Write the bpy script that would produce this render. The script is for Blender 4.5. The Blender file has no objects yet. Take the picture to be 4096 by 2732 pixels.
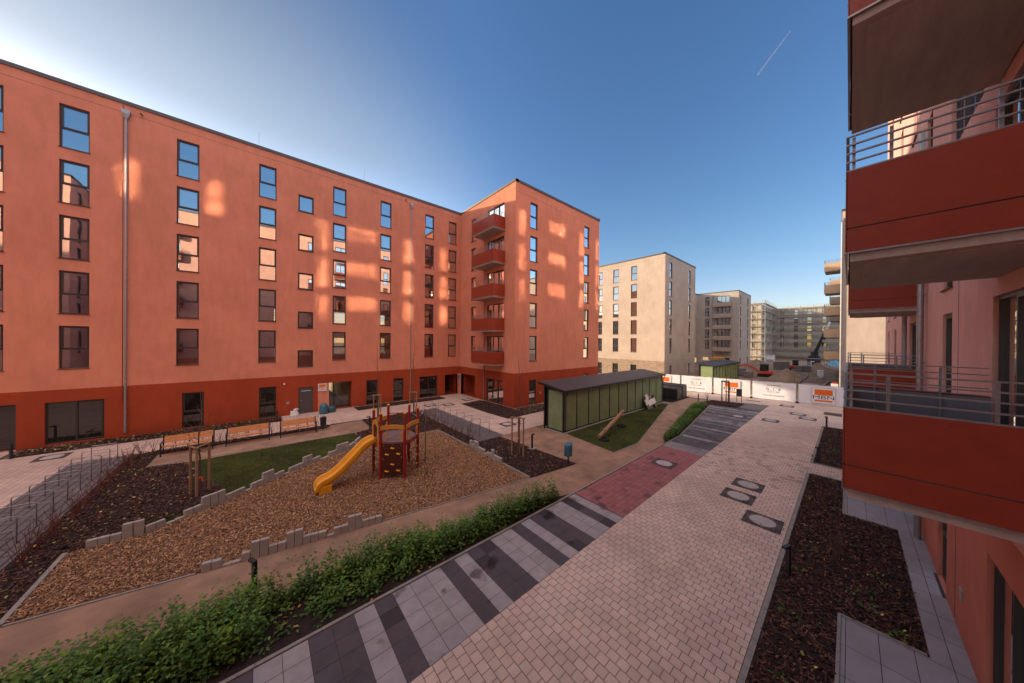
import bpy, math, random
import numpy as np
from mathutils import Vector, Matrix
random.seed(7)
rng = np.random.default_rng(11)
S = bpy.context.scene
COL = S.collection
R = math.radians

# ------------------------------------------------------------------ helpers
def tag(o, label=None, cat=None, group=None, kind=None):
    if label: o['label'] = label
    if cat: o['category'] = cat
    if group: o['group'] = group
    if kind: o['kind'] = kind
    return o

def empty(name, loc=(0, 0, 0), rz=0, label=None, cat=None, group=None):
    o = bpy.data.objects.new(name, None)
    COL.objects.link(o)
    o.location = loc
    o.rotation_euler = (0, 0, rz)
    o.empty_display_size = .2
    return tag(o, label, cat, group)

WORLD = {}
def put(o, parent):
    if parent:
        o.parent = parent
        if parent.name in WORLD: o.location = -Vector(WORLD[parent.name])

def site(name, loc, label, cat, group=None):
    """a thing whose parts are written in world coordinates"""
    o = empty(name, loc, 0, label, cat, group)
    WORLD[o.name] = loc
    return o

def copy_tree(o, parent=None):
    c = o.copy()
    COL.objects.link(c)
    if parent: c.parent = parent
    for ch in list(o.children):
        copy_tree(ch, c)
    return c

class MB:
    def __init__(s):
        s.v = []; s.f = []; s.t = []; s.mi = []
    def add(s, vs, fs, tint=None, mi=0):
        b = len(s.v)
        s.v += [tuple(p) for p in vs]
        s.f += [tuple(i + b for i in f) for f in fs]
        s.mi += [mi] * len(fs)
        s.t += [tint or (1, 1, 1)] * len(vs)
        return s
    def quad(s, a, b, c, d, tint=None, mi=0):
        return s.add([a, b, c, d], [(0, 1, 2, 3)], tint, mi)
    def poly(s, pts, tint=None, mi=0):
        return s.add(pts, [tuple(range(len(pts)))], tint, mi)
    def box(s, x0, x1, y0, y1, z0, z1, tint=None, mi=0):
        return s.add([(x0,y0,z0),(x1,y0,z0),(x1,y1,z0),(x0,y1,z0),(x0,y0,z1),(x1,y0,z1),(x1,y1,z1),(x0,y1,z1)],
            [(3,2,1,0),(4,5,6,7),(0,1,5,4),(1,2,6,5),(2,3,7,6),(3,0,4,7)], tint, mi)
    def obox(s, c, ax, ay, az, tint=None, mi=0):
        c, ax, ay, az = map(Vector, (c, ax, ay, az))
        P = [c + i*ax + j*ay + k*az for k in (-1, 1) for i, j in ((-1,-1),(1,-1),(1,1),(-1,1))]
        return s.add(P, [(3,2,1,0),(4,5,6,7),(0,1,5,4),(1,2,6,5),(2,3,7,6),(3,0,4,7)], tint, mi)
    def bar(s, p0, p1, w, h, up=(0, 0, 1), tint=None, mi=0):
        p0, p1 = Vector(p0), Vector(p1)
        d = p1 - p0; L = d.length; d.normalize()
        side = d.cross(Vector(up))
        if side.length < 1e-4: side = d.cross(Vector((1, 0, 0)))
        side.normalize(); u = side.cross(d)
        return s.obox((p0 + p1) / 2, d * L / 2, side * w / 2, u * h / 2, tint, mi)
    def prism(s, pts, z0, z1, tint=None, mi=0):
        n = len(pts)
        vs = [(p[0], p[1], z0) for p in pts] + [(p[0], p[1], z1) for p in pts]
        fs = [tuple(range(n - 1, -1, -1)), tuple(range(n, 2 * n))]
        fs += [(i, (i + 1) % n, n + (i + 1) % n, n + i) for i in range(n)]
        return s.add(vs, fs, tint, mi)
    def tube(s, pts, r, n=8, caps=True, tint=None, mi=0):
        pts = [Vector(p) for p in pts]
        rs = r if isinstance(r, (list, tuple)) else [r] * len(pts)
        vs, fs = [], []
        pu = None
        for i, p in enumerate(pts):
            d = (pts[min(i + 1, len(pts) - 1)] - pts[max(i - 1, 0)])
            if d.length < 1e-9: d = Vector((0, 0, 1))
            d.normalize()
            if pu is None:
                a = Vector((0, 0, 1)) if abs(d.z) < .9 else Vector((1, 0, 0))
                u = d.cross(a).normalized()
            else:
                u = (pu - d * pu.dot(d)).normalized()
            pu = u
            w = d.cross(u)
            for k in range(n):
                an = 2 * math.pi * k / n
                vs.append(p + (u * math.cos(an) + w * math.sin(an)) * rs[i])
        for i in range(len(pts) - 1):
            for k in range(n):
                k2 = (k + 1) % n
                fs.append((i*n + k, i*n + k2, (i+1)*n + k2, (i+1)*n + k))
        if caps:
            fs.append(tuple(range(n - 1, -1, -1)))
            b = (len(pts) - 1) * n
            fs.append(tuple(b + k for k in range(n)))
        return s.add(vs, fs, tint, mi)
    def cyl(s, p0, p1, r, n=12, r1=None, tint=None, mi=0):
        return s.tube([p0, p1], [r, r if r1 is None else r1], n, True, tint, mi)
    def lathe(s, prof, c=(0, 0, 0), n=20, tint=None, mi=0):
        vs, fs = [], []
        for (r, z) in prof:
            for k in range(n):
                a = 2 * math.pi * k / n
                vs.append((c[0] + r * math.cos(a), c[1] + r * math.sin(a), c[2] + z))
        for i in range(len(prof) - 1):
            for k in range(n):
                k2 = (k + 1) % n
                fs.append((i*n + k, i*n + k2, (i+1)*n + k2, (i+1)*n + k))
        fs.append(tuple(range(n - 1, -1, -1)))
        b = (len(prof) - 1) * n
        fs.append(tuple(b + k for k in range(n)))
        return s.add(vs, fs, tint, mi)
    def build(s, name, mat, parent=None, smooth=False, tint=False, bevel=0, auto=None):
        me = bpy.data.meshes.new(name)
        me.from_pydata(s.v, [], s.f)
        for m in (mat if isinstance(mat, (list, tuple)) else [mat]):
            me.materials.append(m)
        if any(s.mi): me.polygons.foreach_set('material_index', s.mi)
        if tint:
            a = me.color_attributes.new('tint', 'FLOAT_COLOR', 'POINT')
            buf = np.ones((len(s.v), 4), np.float32)
            buf[:, :3] = np.array(s.t, np.float32)
            a.data.foreach_set('color', buf.ravel())
        if smooth: me.polygons.foreach_set('use_smooth', [True] * len(me.polygons))
        me.update()
        o = bpy.data.objects.new(name, me)
        COL.objects.link(o)
        put(o, parent)
        if bevel:
            b = o.modifiers.new('bevel', 'BEVEL'); b.width = bevel; b.segments = 2; b.limit_method = 'ANGLE'
        return o

def np_mesh(name, V, F, mat, tint=None, parent=None, smooth=False):
    """fast mesh from numpy arrays; F (n,k)"""
    me = bpy.data.meshes.new(name)
    n, k = F.shape
    me.vertices.add(len(V)); me.vertices.foreach_set('co', np.asarray(V, np.float32).ravel())
    me.loops.add(n * k); me.loops.foreach_set('vertex_index', F.astype(np.int32).ravel())
    me.polygons.add(n); me.polygons.foreach_set('loop_start', np.arange(0, n * k, k, dtype=np.int32))
    me.update(calc_edges=True); me.validate()
    me.materials.append(mat)
    if tint is not None:
        a = me.color_attributes.new('tint', 'FLOAT_COLOR', 'POINT')
        buf = np.ones((len(V), 4), np.float32); buf[:, :3] = tint
        a.data.foreach_set('color', buf.ravel())
    if smooth: me.polygons.foreach_set('use_smooth', [True] * n)
    o = bpy.data.objects.new(name, me)
    COL.objects.link(o)
    put(o, parent)
    return o

# ------------------------------------------------------------------ materials
GL_ROUGH = .0055
def node_mat(name):
    m = bpy.data.materials.new(name); m.use_nodes = True
    nt = m.node_tree
    return m, nt, nt.nodes, nt.links, nt.nodes['Principled BSDF']

def ramp2(nt, fac, c0, c1, p0=.35, p1=.65):
    r = nt.nodes.new('ShaderNodeValToRGB')
    r.color_ramp.elements[0].position = p0; r.color_ramp.elements[1].position = p1
    r.color_ramp.elements[0].color = (*c0, 1); r.color_ramp.elements[1].color = (*c1, 1)
    nt.links.new(fac, r.inputs[0])
    return r.outputs[0]

def noise(nt, scale, detail=4, rough=.6, coord=None, stretch=None):
    n = nt.nodes.new('ShaderNodeTexNoise')
    n.inputs['Scale'].default_value = scale; n.inputs['Detail'].default_value = detail; n.inputs['Roughness'].default_value = rough
    if coord is None:
        g = nt.nodes.new('ShaderNodeNewGeometry'); coord = g.outputs['Position']
    if stretch:
        mp = nt.nodes.new('ShaderNodeMapping'); mp.inputs['Scale'].default_value = stretch
        nt.links.new(coord, mp.inputs[0]); coord = mp.outputs[0]
    nt.links.new(coord, n.inputs['Vector'])
    return n.outputs['Fac']

def bump(nt, h, strength, dist, b):
    bp = nt.nodes.new('ShaderNodeBump'); bp.inputs['Strength'].default_value = strength; bp.inputs['Distance'].default_value = dist
    nt.links.new(h, bp.inputs['Height']); nt.links.new(bp.outputs[0], b.inputs['Normal'])
    return bp

def mul(nt, a, b, fac=1.0):
    x = nt.nodes.new('ShaderNodeMix'); x.data_type = 'RGBA'; x.blend_type = 'MULTIPLY'
    x.inputs[0].default_value = fac
    nt.links.new(a, x.inputs[6])
    if isinstance(b, tuple): x.inputs[7].default_value = (*b, 1)
    else: nt.links.new(b, x.inputs[7])
    return x.outputs[2]

def sc(c, k): return tuple(min(1, v * k) for v in c)

def mat_rough(name, c, rough=.85, vary=.12, scale=3, fine=60, bstr=.25, bdist=.01, tint=False, spec=.3, stretch=None, metal=0, big=0):
    m, nt, N, L, b = node_mat(name)
    n1 = noise(nt, scale, 5, .6, stretch=stretch)
    colr = ramp2(nt, n1, sc(c, 1 - vary), sc(c, 1 + vary))
    n2 = noise(nt, fine, 3, .6, stretch=stretch)
    colr = mul(nt, colr, ramp2(nt, n2, (1 - vary,) * 3, (1, 1, 1), .3, .7))
    if big:
        n3 = noise(nt, .35, 3, .55)
        colr = mul(nt, colr, ramp2(nt, n3, (1 - big,) * 3, (1, 1, 1), .35, .65))
    if tint:
        at = N.new('ShaderNodeAttribute'); at.attribute_name = 'tint'
        colr = mul(nt, colr, at.outputs['Color'])
    L.new(colr, b.inputs['Base Color'])
    b.inputs['Roughness'].default_value = rough
    b.inputs['Specular IOR Level'].default_value = spec
    b.inputs['Metallic'].default_value = metal
    if bstr: bump(nt, n2, bstr, bdist, b)
    return m

def mat_stucco(name, c, vary=.07):
    m, nt, N, L, b = node_mat(name)
    n1 = noise(nt, .5, 4, .6); n2 = noise(nt, 90, 2, .6); n3 = noise(nt, 3.0, 5, .65, stretch=(1, 1, .25))
    colr = ramp2(nt, n1, sc(c, 1 - vary), sc(c, 1 + vary))
    colr = mul(nt, colr, ramp2(nt, n2, (.78,) * 3, (1.0,) * 3, .3, .7))
    colr = mul(nt, colr, ramp2(nt, n3, (.91,) * 3, (1, 1, 1), .35, .6))
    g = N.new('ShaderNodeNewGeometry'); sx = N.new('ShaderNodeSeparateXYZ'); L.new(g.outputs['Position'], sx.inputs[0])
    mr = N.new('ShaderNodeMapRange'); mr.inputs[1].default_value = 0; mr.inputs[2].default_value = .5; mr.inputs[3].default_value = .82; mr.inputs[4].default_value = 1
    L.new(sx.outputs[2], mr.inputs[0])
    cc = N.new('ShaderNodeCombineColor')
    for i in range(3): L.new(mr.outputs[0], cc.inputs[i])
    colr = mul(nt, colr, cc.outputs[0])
    L.new(colr, b.inputs['Base Color'])
    b.inputs['Roughness'].default_value = .95; b.inputs['Specular IOR Level'].default_value = .12
    bump(nt, n2, .35, .006, b)
    return m

def mat_plain(name, c, rough=.5, metal=0, spec=.5, vary=.06):
    return mat_rough(name, c, rough, vary, 2.5, 40, .06, .004, spec=spec, metal=metal)

def mat_glass(name, refl=.34, dark=(.012, .009, .008), wav=.02, clear=False):
    m, nt, N, L, b = node_mat(name)
    out = N['Material Output']
    N.remove(b)
    d = N.new('ShaderNodeBsdfTransparent' if clear else 'ShaderNodeBsdfDiffuse')
    oi = N.new('ShaderNodeObjectInfo')
    d_c = ramp2(nt, oi.outputs['Random'], dark, sc(dark, 2.2), 0, 1)
    if clear: d.inputs[0].default_value = (.80, .82, .80, 1)
    else: L.new(d_c, d.inputs[0])
    gl = N.new('ShaderNodeBsdfGlossy'); gl.inputs['Roughness'].default_value = GL_ROUGH
    gl.inputs['Color'].default_value = (1, 1, 1, 1)
    fr = N.new('ShaderNodeLayerWeight'); fr.inputs[0].default_value = .35
    mr = N.new('ShaderNodeMapRange'); mr.inputs[3].default_value = refl; mr.inputs[4].default_value = .85
    L.new(fr.outputs['Fresnel'], mr.inputs[0])
    n = noise(nt, .9, 1.5, .4)
    bp = N.new('ShaderNodeBump'); bp.inputs['Strength'].default_value = 1; bp.inputs['Distance'].default_value = wav
    L.new(n, bp.inputs['Height']); L.new(bp.outputs[0], gl.inputs['Normal'])
    mx = N.new('ShaderNodeMixShader')
    L.new(mr.outputs[0], mx.inputs[0]); L.new(d.outputs[0], mx.inputs[1]); L.new(gl.outputs[0], mx.inputs[2])
    L.new(mx.outputs[0], out.inputs[0])
    return m

M = {}
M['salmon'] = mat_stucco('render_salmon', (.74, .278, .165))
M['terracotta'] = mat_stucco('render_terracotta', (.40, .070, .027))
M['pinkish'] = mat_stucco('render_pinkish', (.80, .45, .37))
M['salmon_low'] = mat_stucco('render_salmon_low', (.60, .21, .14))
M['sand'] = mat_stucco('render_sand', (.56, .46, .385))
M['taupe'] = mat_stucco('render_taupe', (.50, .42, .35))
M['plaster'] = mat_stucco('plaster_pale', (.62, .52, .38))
M['room'] = mat_rough('room_plaster', (.46, .42, .36), .9, .06, 1, 30, 0, 0)
M['frame'] = mat_plain('window_frame_brown', (.045, .034, .032), .45)
M['frame_grey'] = mat_plain('door_grey', (.075, .065, .06), .5)
M['glass'] = mat_glass('window_glass', refl=.42, wav=.0018)
M['glass_clear'] = mat_glass('window_glass_clear', refl=.42, wav=.0018, clear=True)
M['glass_coated'] = mat_glass('window_glass_coated', refl=.9, wav=.0016)
M['glass_dark'] = mat_glass('window_glass_dark', refl=.06, dark=(.010, .008, .007), wav=.0035)
M['zinc'] = mat_rough('zinc', (.36, .36, .37), .45, .1, 6, 50, .05, .004, metal=.7, spec=.5)
M['galv'] = mat_rough('galvanised_steel', (.36, .36, .37), .38, .14, 9, 60, .05, .003, metal=.75, spec=.5)
M['coping'] = mat_plain('coping_dark', (.085, .075, .07), .5)
M['red_panel'] = mat_rough('balcony_panel_red', (.285, .042, .017), .42, .08, 5, 140, .06, .002, spec=.4)
M['sand_panel'] = mat_rough('balcony_panel_sand', (.44, .33, .24), .5, .06, 5, 140, .06, .002, spec=.4)
M['liner'] = mat_plain('balcony_liner_grey', (.20, .185, .19), .5)
M['soffit'] = mat_rough('soffit_concrete', (.46, .375, .32), .9, .10, 2.2, 45, .2, .004, stretch=(.5, 3, 1))
M['concrete'] = mat_rough('concrete', (.36, .335, .305), .9, .10, 4, 70, .3, .004)
M['kerb'] = mat_rough('kerb_concrete', (.27, .25, .225), .9, .14, 5, 70, .3, .004)
M['paver'] = mat_rough('paver_beige', (.64, .49, .395), .88, .08, 2, 120, .25, .002, tint=True, big=.2)
M['slab'] = mat_rough('slab_grey', (.36, .33, .32), .85, .07, 2, 110, .2, .002, tint=True, big=.15)
M['joint'] = mat_rough('joint_sand', (.13, .09, .068), .95, .2, 6, 90, .3, .003)
M['joint_dark'] = mat_rough('joint_dark', (.06, .048, .042), .95, .2, 6, 90, .3, .003)
M['gravel'] = mat_rough('gravel_path', (.36, .225, .15), .95, .2, 1.3, 190, .7, .008, big=.25)
M['earth'] = mat_rough('earth', (.28, .20, .14), .97, .3, .5, 16, .8, .05, big=.35)
M['soil'] = mat_rough('dark_soil', (.035, .024, .02), .97, .3, 5, 60, .9, .02)
M['chipbase'] = mat_rough('chip_base', (.19, .10, .058), .95, .35, 12, 55, .9, .03)
M['chips'] = mat_rough('wood_chips', (.48, .29, .165), .9, .1, 9, 60, .1, .003, tint=True)
M['bark'] = mat_rough('bark_mulch', (.085, .045, .035), .9, .15, 9, 60, .1, .003, tint=True)
M['leaf'] = mat_rough('leaf', (.105, .20, .042), .75, .15, 4, 30, .1, .003, tint=True)
M['litter'] = mat_rough('fallen_leaf', (.42, .36, .12), .8, .15, 4, 30, .1, .003, tint=True)
M['grass'] = mat_rough('grass_blades', (.115, .155, .036), .85, .15, 1.5, 30, .1, .003, tint=True)
M['grassbase'] = mat_rough('grass_ground', (.065, .072, .022), .95, .3, 2.5, 50, .6, .02)
M['barktree'] = mat_rough('tree_bark', (.12, .085, .06), .9, .2, 10, 60, .4, .01)
M['twig'] = mat_rough('red_twig', (.17, .06, .045), .8, .2, 10, 60, .1, .003)
M['stake'] = mat_rough('round_timber', (.34, .20, .11), .85, .2, 4, 30, .3, .004, stretch=(3, 3, .5))
M['bench'] = mat_rough('bench_wood', (.60, .24, .075), .6, .18, 3, 20, .15, .003, stretch=(.4, 8, 8))
M['black'] = mat_plain('black_steel', (.018, .018, .021), .45)
M['anthracite'] = mat_plain('anthracite_sheet', (.045, .043, .047), .5)
M['green'] = mat_rough('green_panel', (.22, .29, .14), .55, .12, 1.2, 90, .06, .002)
M['yellow'] = mat_rough('yellow_plastic', (.78, .36, .02), .4, .06, 3, 60, .04, .002, spec=.5)
M['ochre'] = mat_rough('ochre_board', (.60, .27, .035), .5, .07, 4, 60, .04, .002, spec=.4)
M['redpost'] = mat_rough('red_post', (.30, .012, .012), .4, .06, 4, 60, .04, .002, spec=.5)
M['maroon'] = mat_rough('climbing_panel', (.075, .016, .012), .5, .08, 4, 60, .05, .002, spec=.4)
M['deckboard'] = mat_rough('deck_board', (.20, .13, .12), .7, .12, 4, 60, .15, .003)
M['white'] = mat_plain('white_sheet', (.79, .79, .82), .6, spec=.3, vary=.04)
M['paperwhite'] = mat_plain('paper_white', (.70, .68, .64), .7)
M['orange'] = mat_plain('print_orange', (.78, .16, .022), .6, spec=.2)
M['darkprint'] = mat_plain('print_dark', (.05, .042, .04), .7, spec=.2)
M['greyprint'] = mat_plain('print_grey', (.20, .19, .19), .7, spec=.2)
M['bluebag'] = mat_rough('blue_film', (.05, .16, .23), .35, .25, 9, 25, .5, .03, spec=.5)
M['cobble'] = mat_rough('cobble_dark', (.085, .078, .076), .85, .3, 22, 60, .8, .01)
M['rust'] = mat_rough('cast_iron_ring', (.13, .085, .065), .7, .3, 14, 60, .4, .004)
M['lidc'] = mat_rough('lid_concrete', (.42, .385, .37), .85, .08, 5, 90, .3, .004)
M['digger'] = mat_plain('digger_red', (.55, .045, .02), .4)
M['rubber'] = mat_rough('rubber_track', (.02, .019, .018), .85, .2, 8, 50, .3, .01)
M['cream'] = mat_plain('cream_plastic', (.6, .58, .52), .55)
M['sandheap'] = mat_rough('sand_heap', (.28, .20, .135), .97, .2, 2, 25, .8, .05)
M['scaffsteel'] = mat_plain('scaffold_steel', (.46, .45, .43), .5, metal=.3)
M['plank'] = mat_rough('scaffold_plank', (.36, .25, .17), .8, .15, 3, 30, .2, .004)
M['bluetarp'] = mat_rough('blue_tarp', (.10, .32, .45), .45, .3, 4, 20, .4, .03)
M['brick'] = None

def mat_brick():
    m, nt, N, L, b = node_mat('clinker_brick')
    g = N.new('ShaderNodeNewGeometry'); s = N.new('ShaderNodeSeparateXYZ'); L.new(g.outputs['Position'], s.inputs[0])
    ad = N.new('ShaderNodeMath'); ad.operation = 'ADD'; L.new(s.outputs[0], ad.inputs[0]); L.new(s.outputs[1], ad.inputs[1])
    cb = N.new('ShaderNodeCombineXYZ'); L.new(ad.outputs[0], cb.inputs[0]); L.new(s.outputs[2], cb.inputs[1])
    br = N.new('ShaderNodeTexBrick'); L.new(cb.outputs[0], br.inputs['Vector'])
    br.inputs['Scale'].default_value = 1; br.inputs['Brick Width'].default_value = .5; br.inputs['Row Height'].default_value = .09
    br.inputs['Mortar Size'].default_value = .012
    br.inputs['Color1'].default_value = (.46, .35, .26, 1); br.inputs['Color2'].default_value = (.30, .215, .16, 1); br.inputs['Mortar'].default_value = (.13, .10, .08, 1)
    L.new(br.outputs[0], b.inputs['Base Color']); b.inputs['Roughness'].default_value = .9
    bump(nt, br.outputs['Fac'], -.4, .01, b)
    return m
M['brick'] = mat_brick()

def mat_corr():
    m, nt, N, L, b = node_mat('corrugated_roof')
    g = N.new('ShaderNodeNewGeometry'); s = N.new('ShaderNodeSeparateXYZ'); L.new(g.outputs['Position'], s.inputs[0])
    w = N.new('ShaderNodeMath'); w.operation = 'MULTIPLY'; w.inputs[1].default_value = 2 * math.pi / .2; L.new(s.outputs[0], w.inputs[0])
    sn = N.new('ShaderNodeMath'); sn.operation = 'SINE'; L.new(w.outputs[0], sn.inputs[0])
    b.inputs['Base Color'].default_value = (.038, .035, .042, 1); b.inputs['Roughness'].default_value = .5
    bump(nt, sn.outputs[0], 1, .02, b)
    return m
M['roof'] = mat_corr()

# ------------------------------------------------------------------ text
def text_mesh(name, body, size, mat, parent, origin, right, up, bold=0, sx=1.0, align='CENTER', spacing=1.0):
    cu = bpy.data.curves.new(name, 'FONT'); cu.body = body; cu.size = size; cu.align_x = align; cu.offset = bold
    cu.space_character = spacing; cu.resolution_u = 3
    tmp = bpy.data.objects.new(name, cu); COL.objects.link(tmp)
    bpy.context.view_layer.update()
    me = bpy.data.meshes.new_from_object(tmp.evaluated_get(bpy.context.evaluated_depsgraph_get()))
    bpy.data.objects.remove(tmp); bpy.data.curves.remove(cu)
    r, u = Vector(right).normalized(), Vector(up).normalized(); o = Vector(origin)
    for v in me.vertices:
        v.co = o + r * v.co.x * sx + u * v.co.y
    me.materials.clear(); me.materials.append(mat)
    me.name = name
    ob = bpy.data.objects.new(name, me); COL.objects.link(ob)
    put(ob, parent)
    return ob
# ------------------------------------------------------------------ facades
class Wall:
    """a vertical wall from P0 to P1; outward normal to the right of the direction of travel"""
    def __init__(s, P0, P1, z0, z1, depth=.13):
        s.P0 = Vector((P0[0], P0[1], 0)); d = Vector((P1[0] - P0[0], P1[1] - P0[1], 0))
        s.L = d.length; s.u = d.normalized(); s.n = Vector((s.u.y, -s.u.x, 0))
        s.z0, s.z1, s.depth = z0, z1, depth
        s.op = []
    def P(s, u, d, z): return s.P0 + s.u * u + s.n * d + Vector((0, 0, z))
    def ux(s, x=None, y=None):
        return ((x - s.P0.x) * s.u.x if x is not None else (y - s.P0.y) * s.u.y)
    def hole(s, a, b, z0, z1, kind='split', depth=None, sill=True, glass='glass'):
        """a, b world coordinate along the wall axis"""
        if abs(s.u.x) > .5: ua, ub = sorted((s.ux(x=a), s.ux(x=b)))
        else: ua, ub = sorted((s.ux(y=a), s.ux(y=b)))
        s.op.append((ua, ub, z0, z1, kind, depth or s.depth, sill, glass))
    def box(s, mb, u0, u1, d0, d1, z0, z1, **k):
        c = s.P((u0 + u1) / 2, (d0 + d1) / 2, (z0 + z1) / 2)
        mb.obox(c, s.u * (u1 - u0) / 2, s.n * (d1 - d0) / 2, Vector((0, 0, (z1 - z0) / 2)), **k)
    def skin(s, bands, cuts=()):
        """bands: list of (MB, z_from, z_to)"""
        us = sorted({0, s.L, *[o[0] for o in s.op], *[o[1] for o in s.op]})
        zs = sorted({s.z0, s.z1, *[o[2] for o in s.op], *[o[3] for o in s.op], *[b[1] for b in bands], *[b[2] for b in bands]})
        zs = [z for z in zs if s.z0 - 1e-6 <= z <= s.z1 + 1e-6]
        def mb_at(z):
            for b in bands:
                if b[1] <= z <= b[2]: return b[0]
            return bands[-1][0]
        for j in range(len(zs) - 1):
            zc = (zs[j] + zs[j + 1]) / 2
            if zs[j + 1] - zs[j] < 1e-5: continue
            run = None
            for i in range(len(us) - 1):
                uc = (us[i] + us[i + 1]) / 2
                solid = not any(o[0] < uc < o[1] and o[2] < zc < o[3] for o in s.op)
                if solid and run is None: run = us[i]
                if run is not None and (not solid or i == len(us) - 2):
                    e = us[i + 1] if solid else us[i]
                    if e - run > 1e-5:
                        mb_at(zc).quad(s.P(run, 0, zs[j]), s.P(e, 0, zs[j]), s.P(e, 0, zs[j + 1]), s.P(run, 0, zs[j + 1]))
                    run = None
        for (a, b, z0, z1, kind, dp, sill, gl) in s.op:
            d = -(dp + .02)
            segs = [z0] + [z for z in zs if z0 < z < z1] + [z1]
            for j in range(len(segs) - 1):
                m = mb_at((segs[j] + segs[j + 1]) / 2)
                m.quad(s.P(a, 0, segs[j]), s.P(a, 0, segs[j + 1]), s.P(a, d, segs[j + 1]), s.P(a, d, segs[j]))
                m.quad(s.P(b, 0, segs[j]), s.P(b, d, segs[j]), s.P(b, d, segs[j + 1]), s.P(b, 0, segs[j + 1]))
            mb_at(z1 - .01).quad(s.P(a, 0, z1), s.P(b, 0, z1), s.P(b, d, z1), s.P(a, d, z1))
            mb_at(z0 + .01).quad(s.P(a, 0, z0), s.P(a, d, z0), s.P(b, d, z0), s.P(b, 0, z0))
    def fill(s, parent):
        for o in s.op: window(s, parent, *o)

def window(w, parent, a, b, z0, z1, kind, dp, sill, gl):
    if kind == 'void': return
    f = MB(); p = MB()
    d1 = -dp + .035; d0 = -dp - .03; dg = -dp
    fw = .055
    def fr(u0, u1, zz0, zz1, dd0=d0, dd1=d1): w.box(f, u0, u1, dd0, dd1, zz0, zz1)
    def pane(u0, u1, zz0, zz1): w.box(p, u0 - .01, u1 + .01, dg - .022, dg - .005, zz0 - .01, zz1 + .01)
    if kind == 'solid':
        fr(a, b, z0, z1)
        w.box(f, a + .06, b - .06, d1, d1 + .02, z0 + .01, z1 - .06)
        o = f.build('door', M['frame_grey'], parent)
        h = MB(); w.box(h, a + .12, a + .16, d1 + .02, d1 + .07, z0 + 1.0, z0 + 1.04); w.box(h, a + .12, a + .26, d1 + .06, d1 + .08, z0 + 1.005, z0 + 1.035)
        h.build('handle', M['galv'], o)
        return
    fr(a, a + fw, z0, z1); fr(b - fw, b, z0, z1); fr(a + fw, b - fw, z1 - fw, z1); fr(a + fw, b - fw, z0, z0 + fw)
    ia, ib, iz0, iz1 = a + fw, b - fw, z0 + fw, z1 - fw
    sw = .045
    def sash(u0, u1, zz0, zz1):
        e = d1 + .018
        fr(u0, u0 + sw, zz0, zz1, d0, e); fr(u1 - sw, u1, zz0, zz1, d0, e)
        fr(u0 + sw, u1 - sw, zz0, zz0 + sw, d0, e); fr(u0 + sw, u1 - sw, zz1 - sw, zz1, d0, e)
        pane(u0 + sw, u1 - sw, zz0 + sw, zz1 - sw)
    if kind == 'split':
        t = z0 + (z1 - z0) * .455
        fr(ia, ib, t - .035, t + .035)
        sash(ia, ib, t + .035, iz1)
        pane(ia, ib, iz0, t - .035)
    elif kind == 'single':
        sash(ia, ib, iz0, iz1)
    elif kind in ('door2', 'door3'):
        n = int(kind[-1])
        for i in range(n):
            u0 = ia + (ib - ia) * i / n; u1 = ia + (ib - ia) * (i + 1) / n
            if i == 0: pane(u0, u1 - .03, iz0, iz1)
            else: sash(u0, u1, iz0, iz1)
            if i: fr(u0 - .03, u0 + .03, iz0, iz1)
    o = f.build('patio_door' if kind.startswith('door') else 'window', M['frame'], parent)
    p.build('pane', M[gl], o)
    if sill:
        sl = MB(); w.box(sl, a - .03, b + .03, -dp + .03, .05, z0 - .03, z0 - .004)
        sl.build('sill', M['frame'], o)

def coping(mb, pts, z, h=.2, out=.06, inn=.3):
    for i in range(len(pts) - 1):
        a, b = Vector((*pts[i], 0)), Vector((*pts[i + 1], 0)); u = (b - a).normalized(); n = Vector((u.y, -u.x, 0))
        c = (a + b) / 2 + n * (out - inn) / 2
        L = (b - a).length + (out * 2 if True else 0)
        mb.obox(c + Vector((0, 0, z - h / 2 + .004 * (i % 2))), u * L / 2, n * (out + inn) / 2, Vector((0, 0, h / 2)))

def groove(mb, w, z, a=None, b=None):
    w.box(mb, 0 if a is None else a, w.L if b is None else b, -.02, .003, z - .008, z + .008)

def drainpipe(parent, x, y, z0, z1, n=(0, -1), r=.045, mat='zinc', hopper=True, off=.08):
    px, py = x + n[0] * off, y + n[1] * off
    m = MB(); m.cyl((px, py, z0), (px, py, z1), r, 12)
    z = z0 + 1.2
    while z < z1:
        m.lathe([(r + .012, -.02), (r + .012, .02)], (px, py, z), 12)
        m.bar((px, py, z), (x - n[0] * .05, y - n[1] * .05, z), .02, .02)
        z += 2.0
    m.cyl((px, py, z0), (px, py, z0 + .9), r + .008, 12)
    o = m.build('drainpipe', M[mat], parent)
    if hopper:
        h = MB()
        h.add([(px + dx * k * (abs(n[1]) or .8), py + dy * k * .8, z) for z, k in ((z1 - .05, .07), (z1 + .22, .16), (z1 + .42, .16)) for dx, dy in ((-1,-1),(1,-1),(1,1),(-1,1))],
              [(3,2,1,0), (8,9,10,11)] + [(4*r_+i, 4*r_+(i+1)%4, 4*r_+4+(i+1)%4, 4*r_+4+i) for r_ in (0,1) for i in range(4)])
        h.build('rain_hopper', M[mat], o)
    return o

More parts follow.
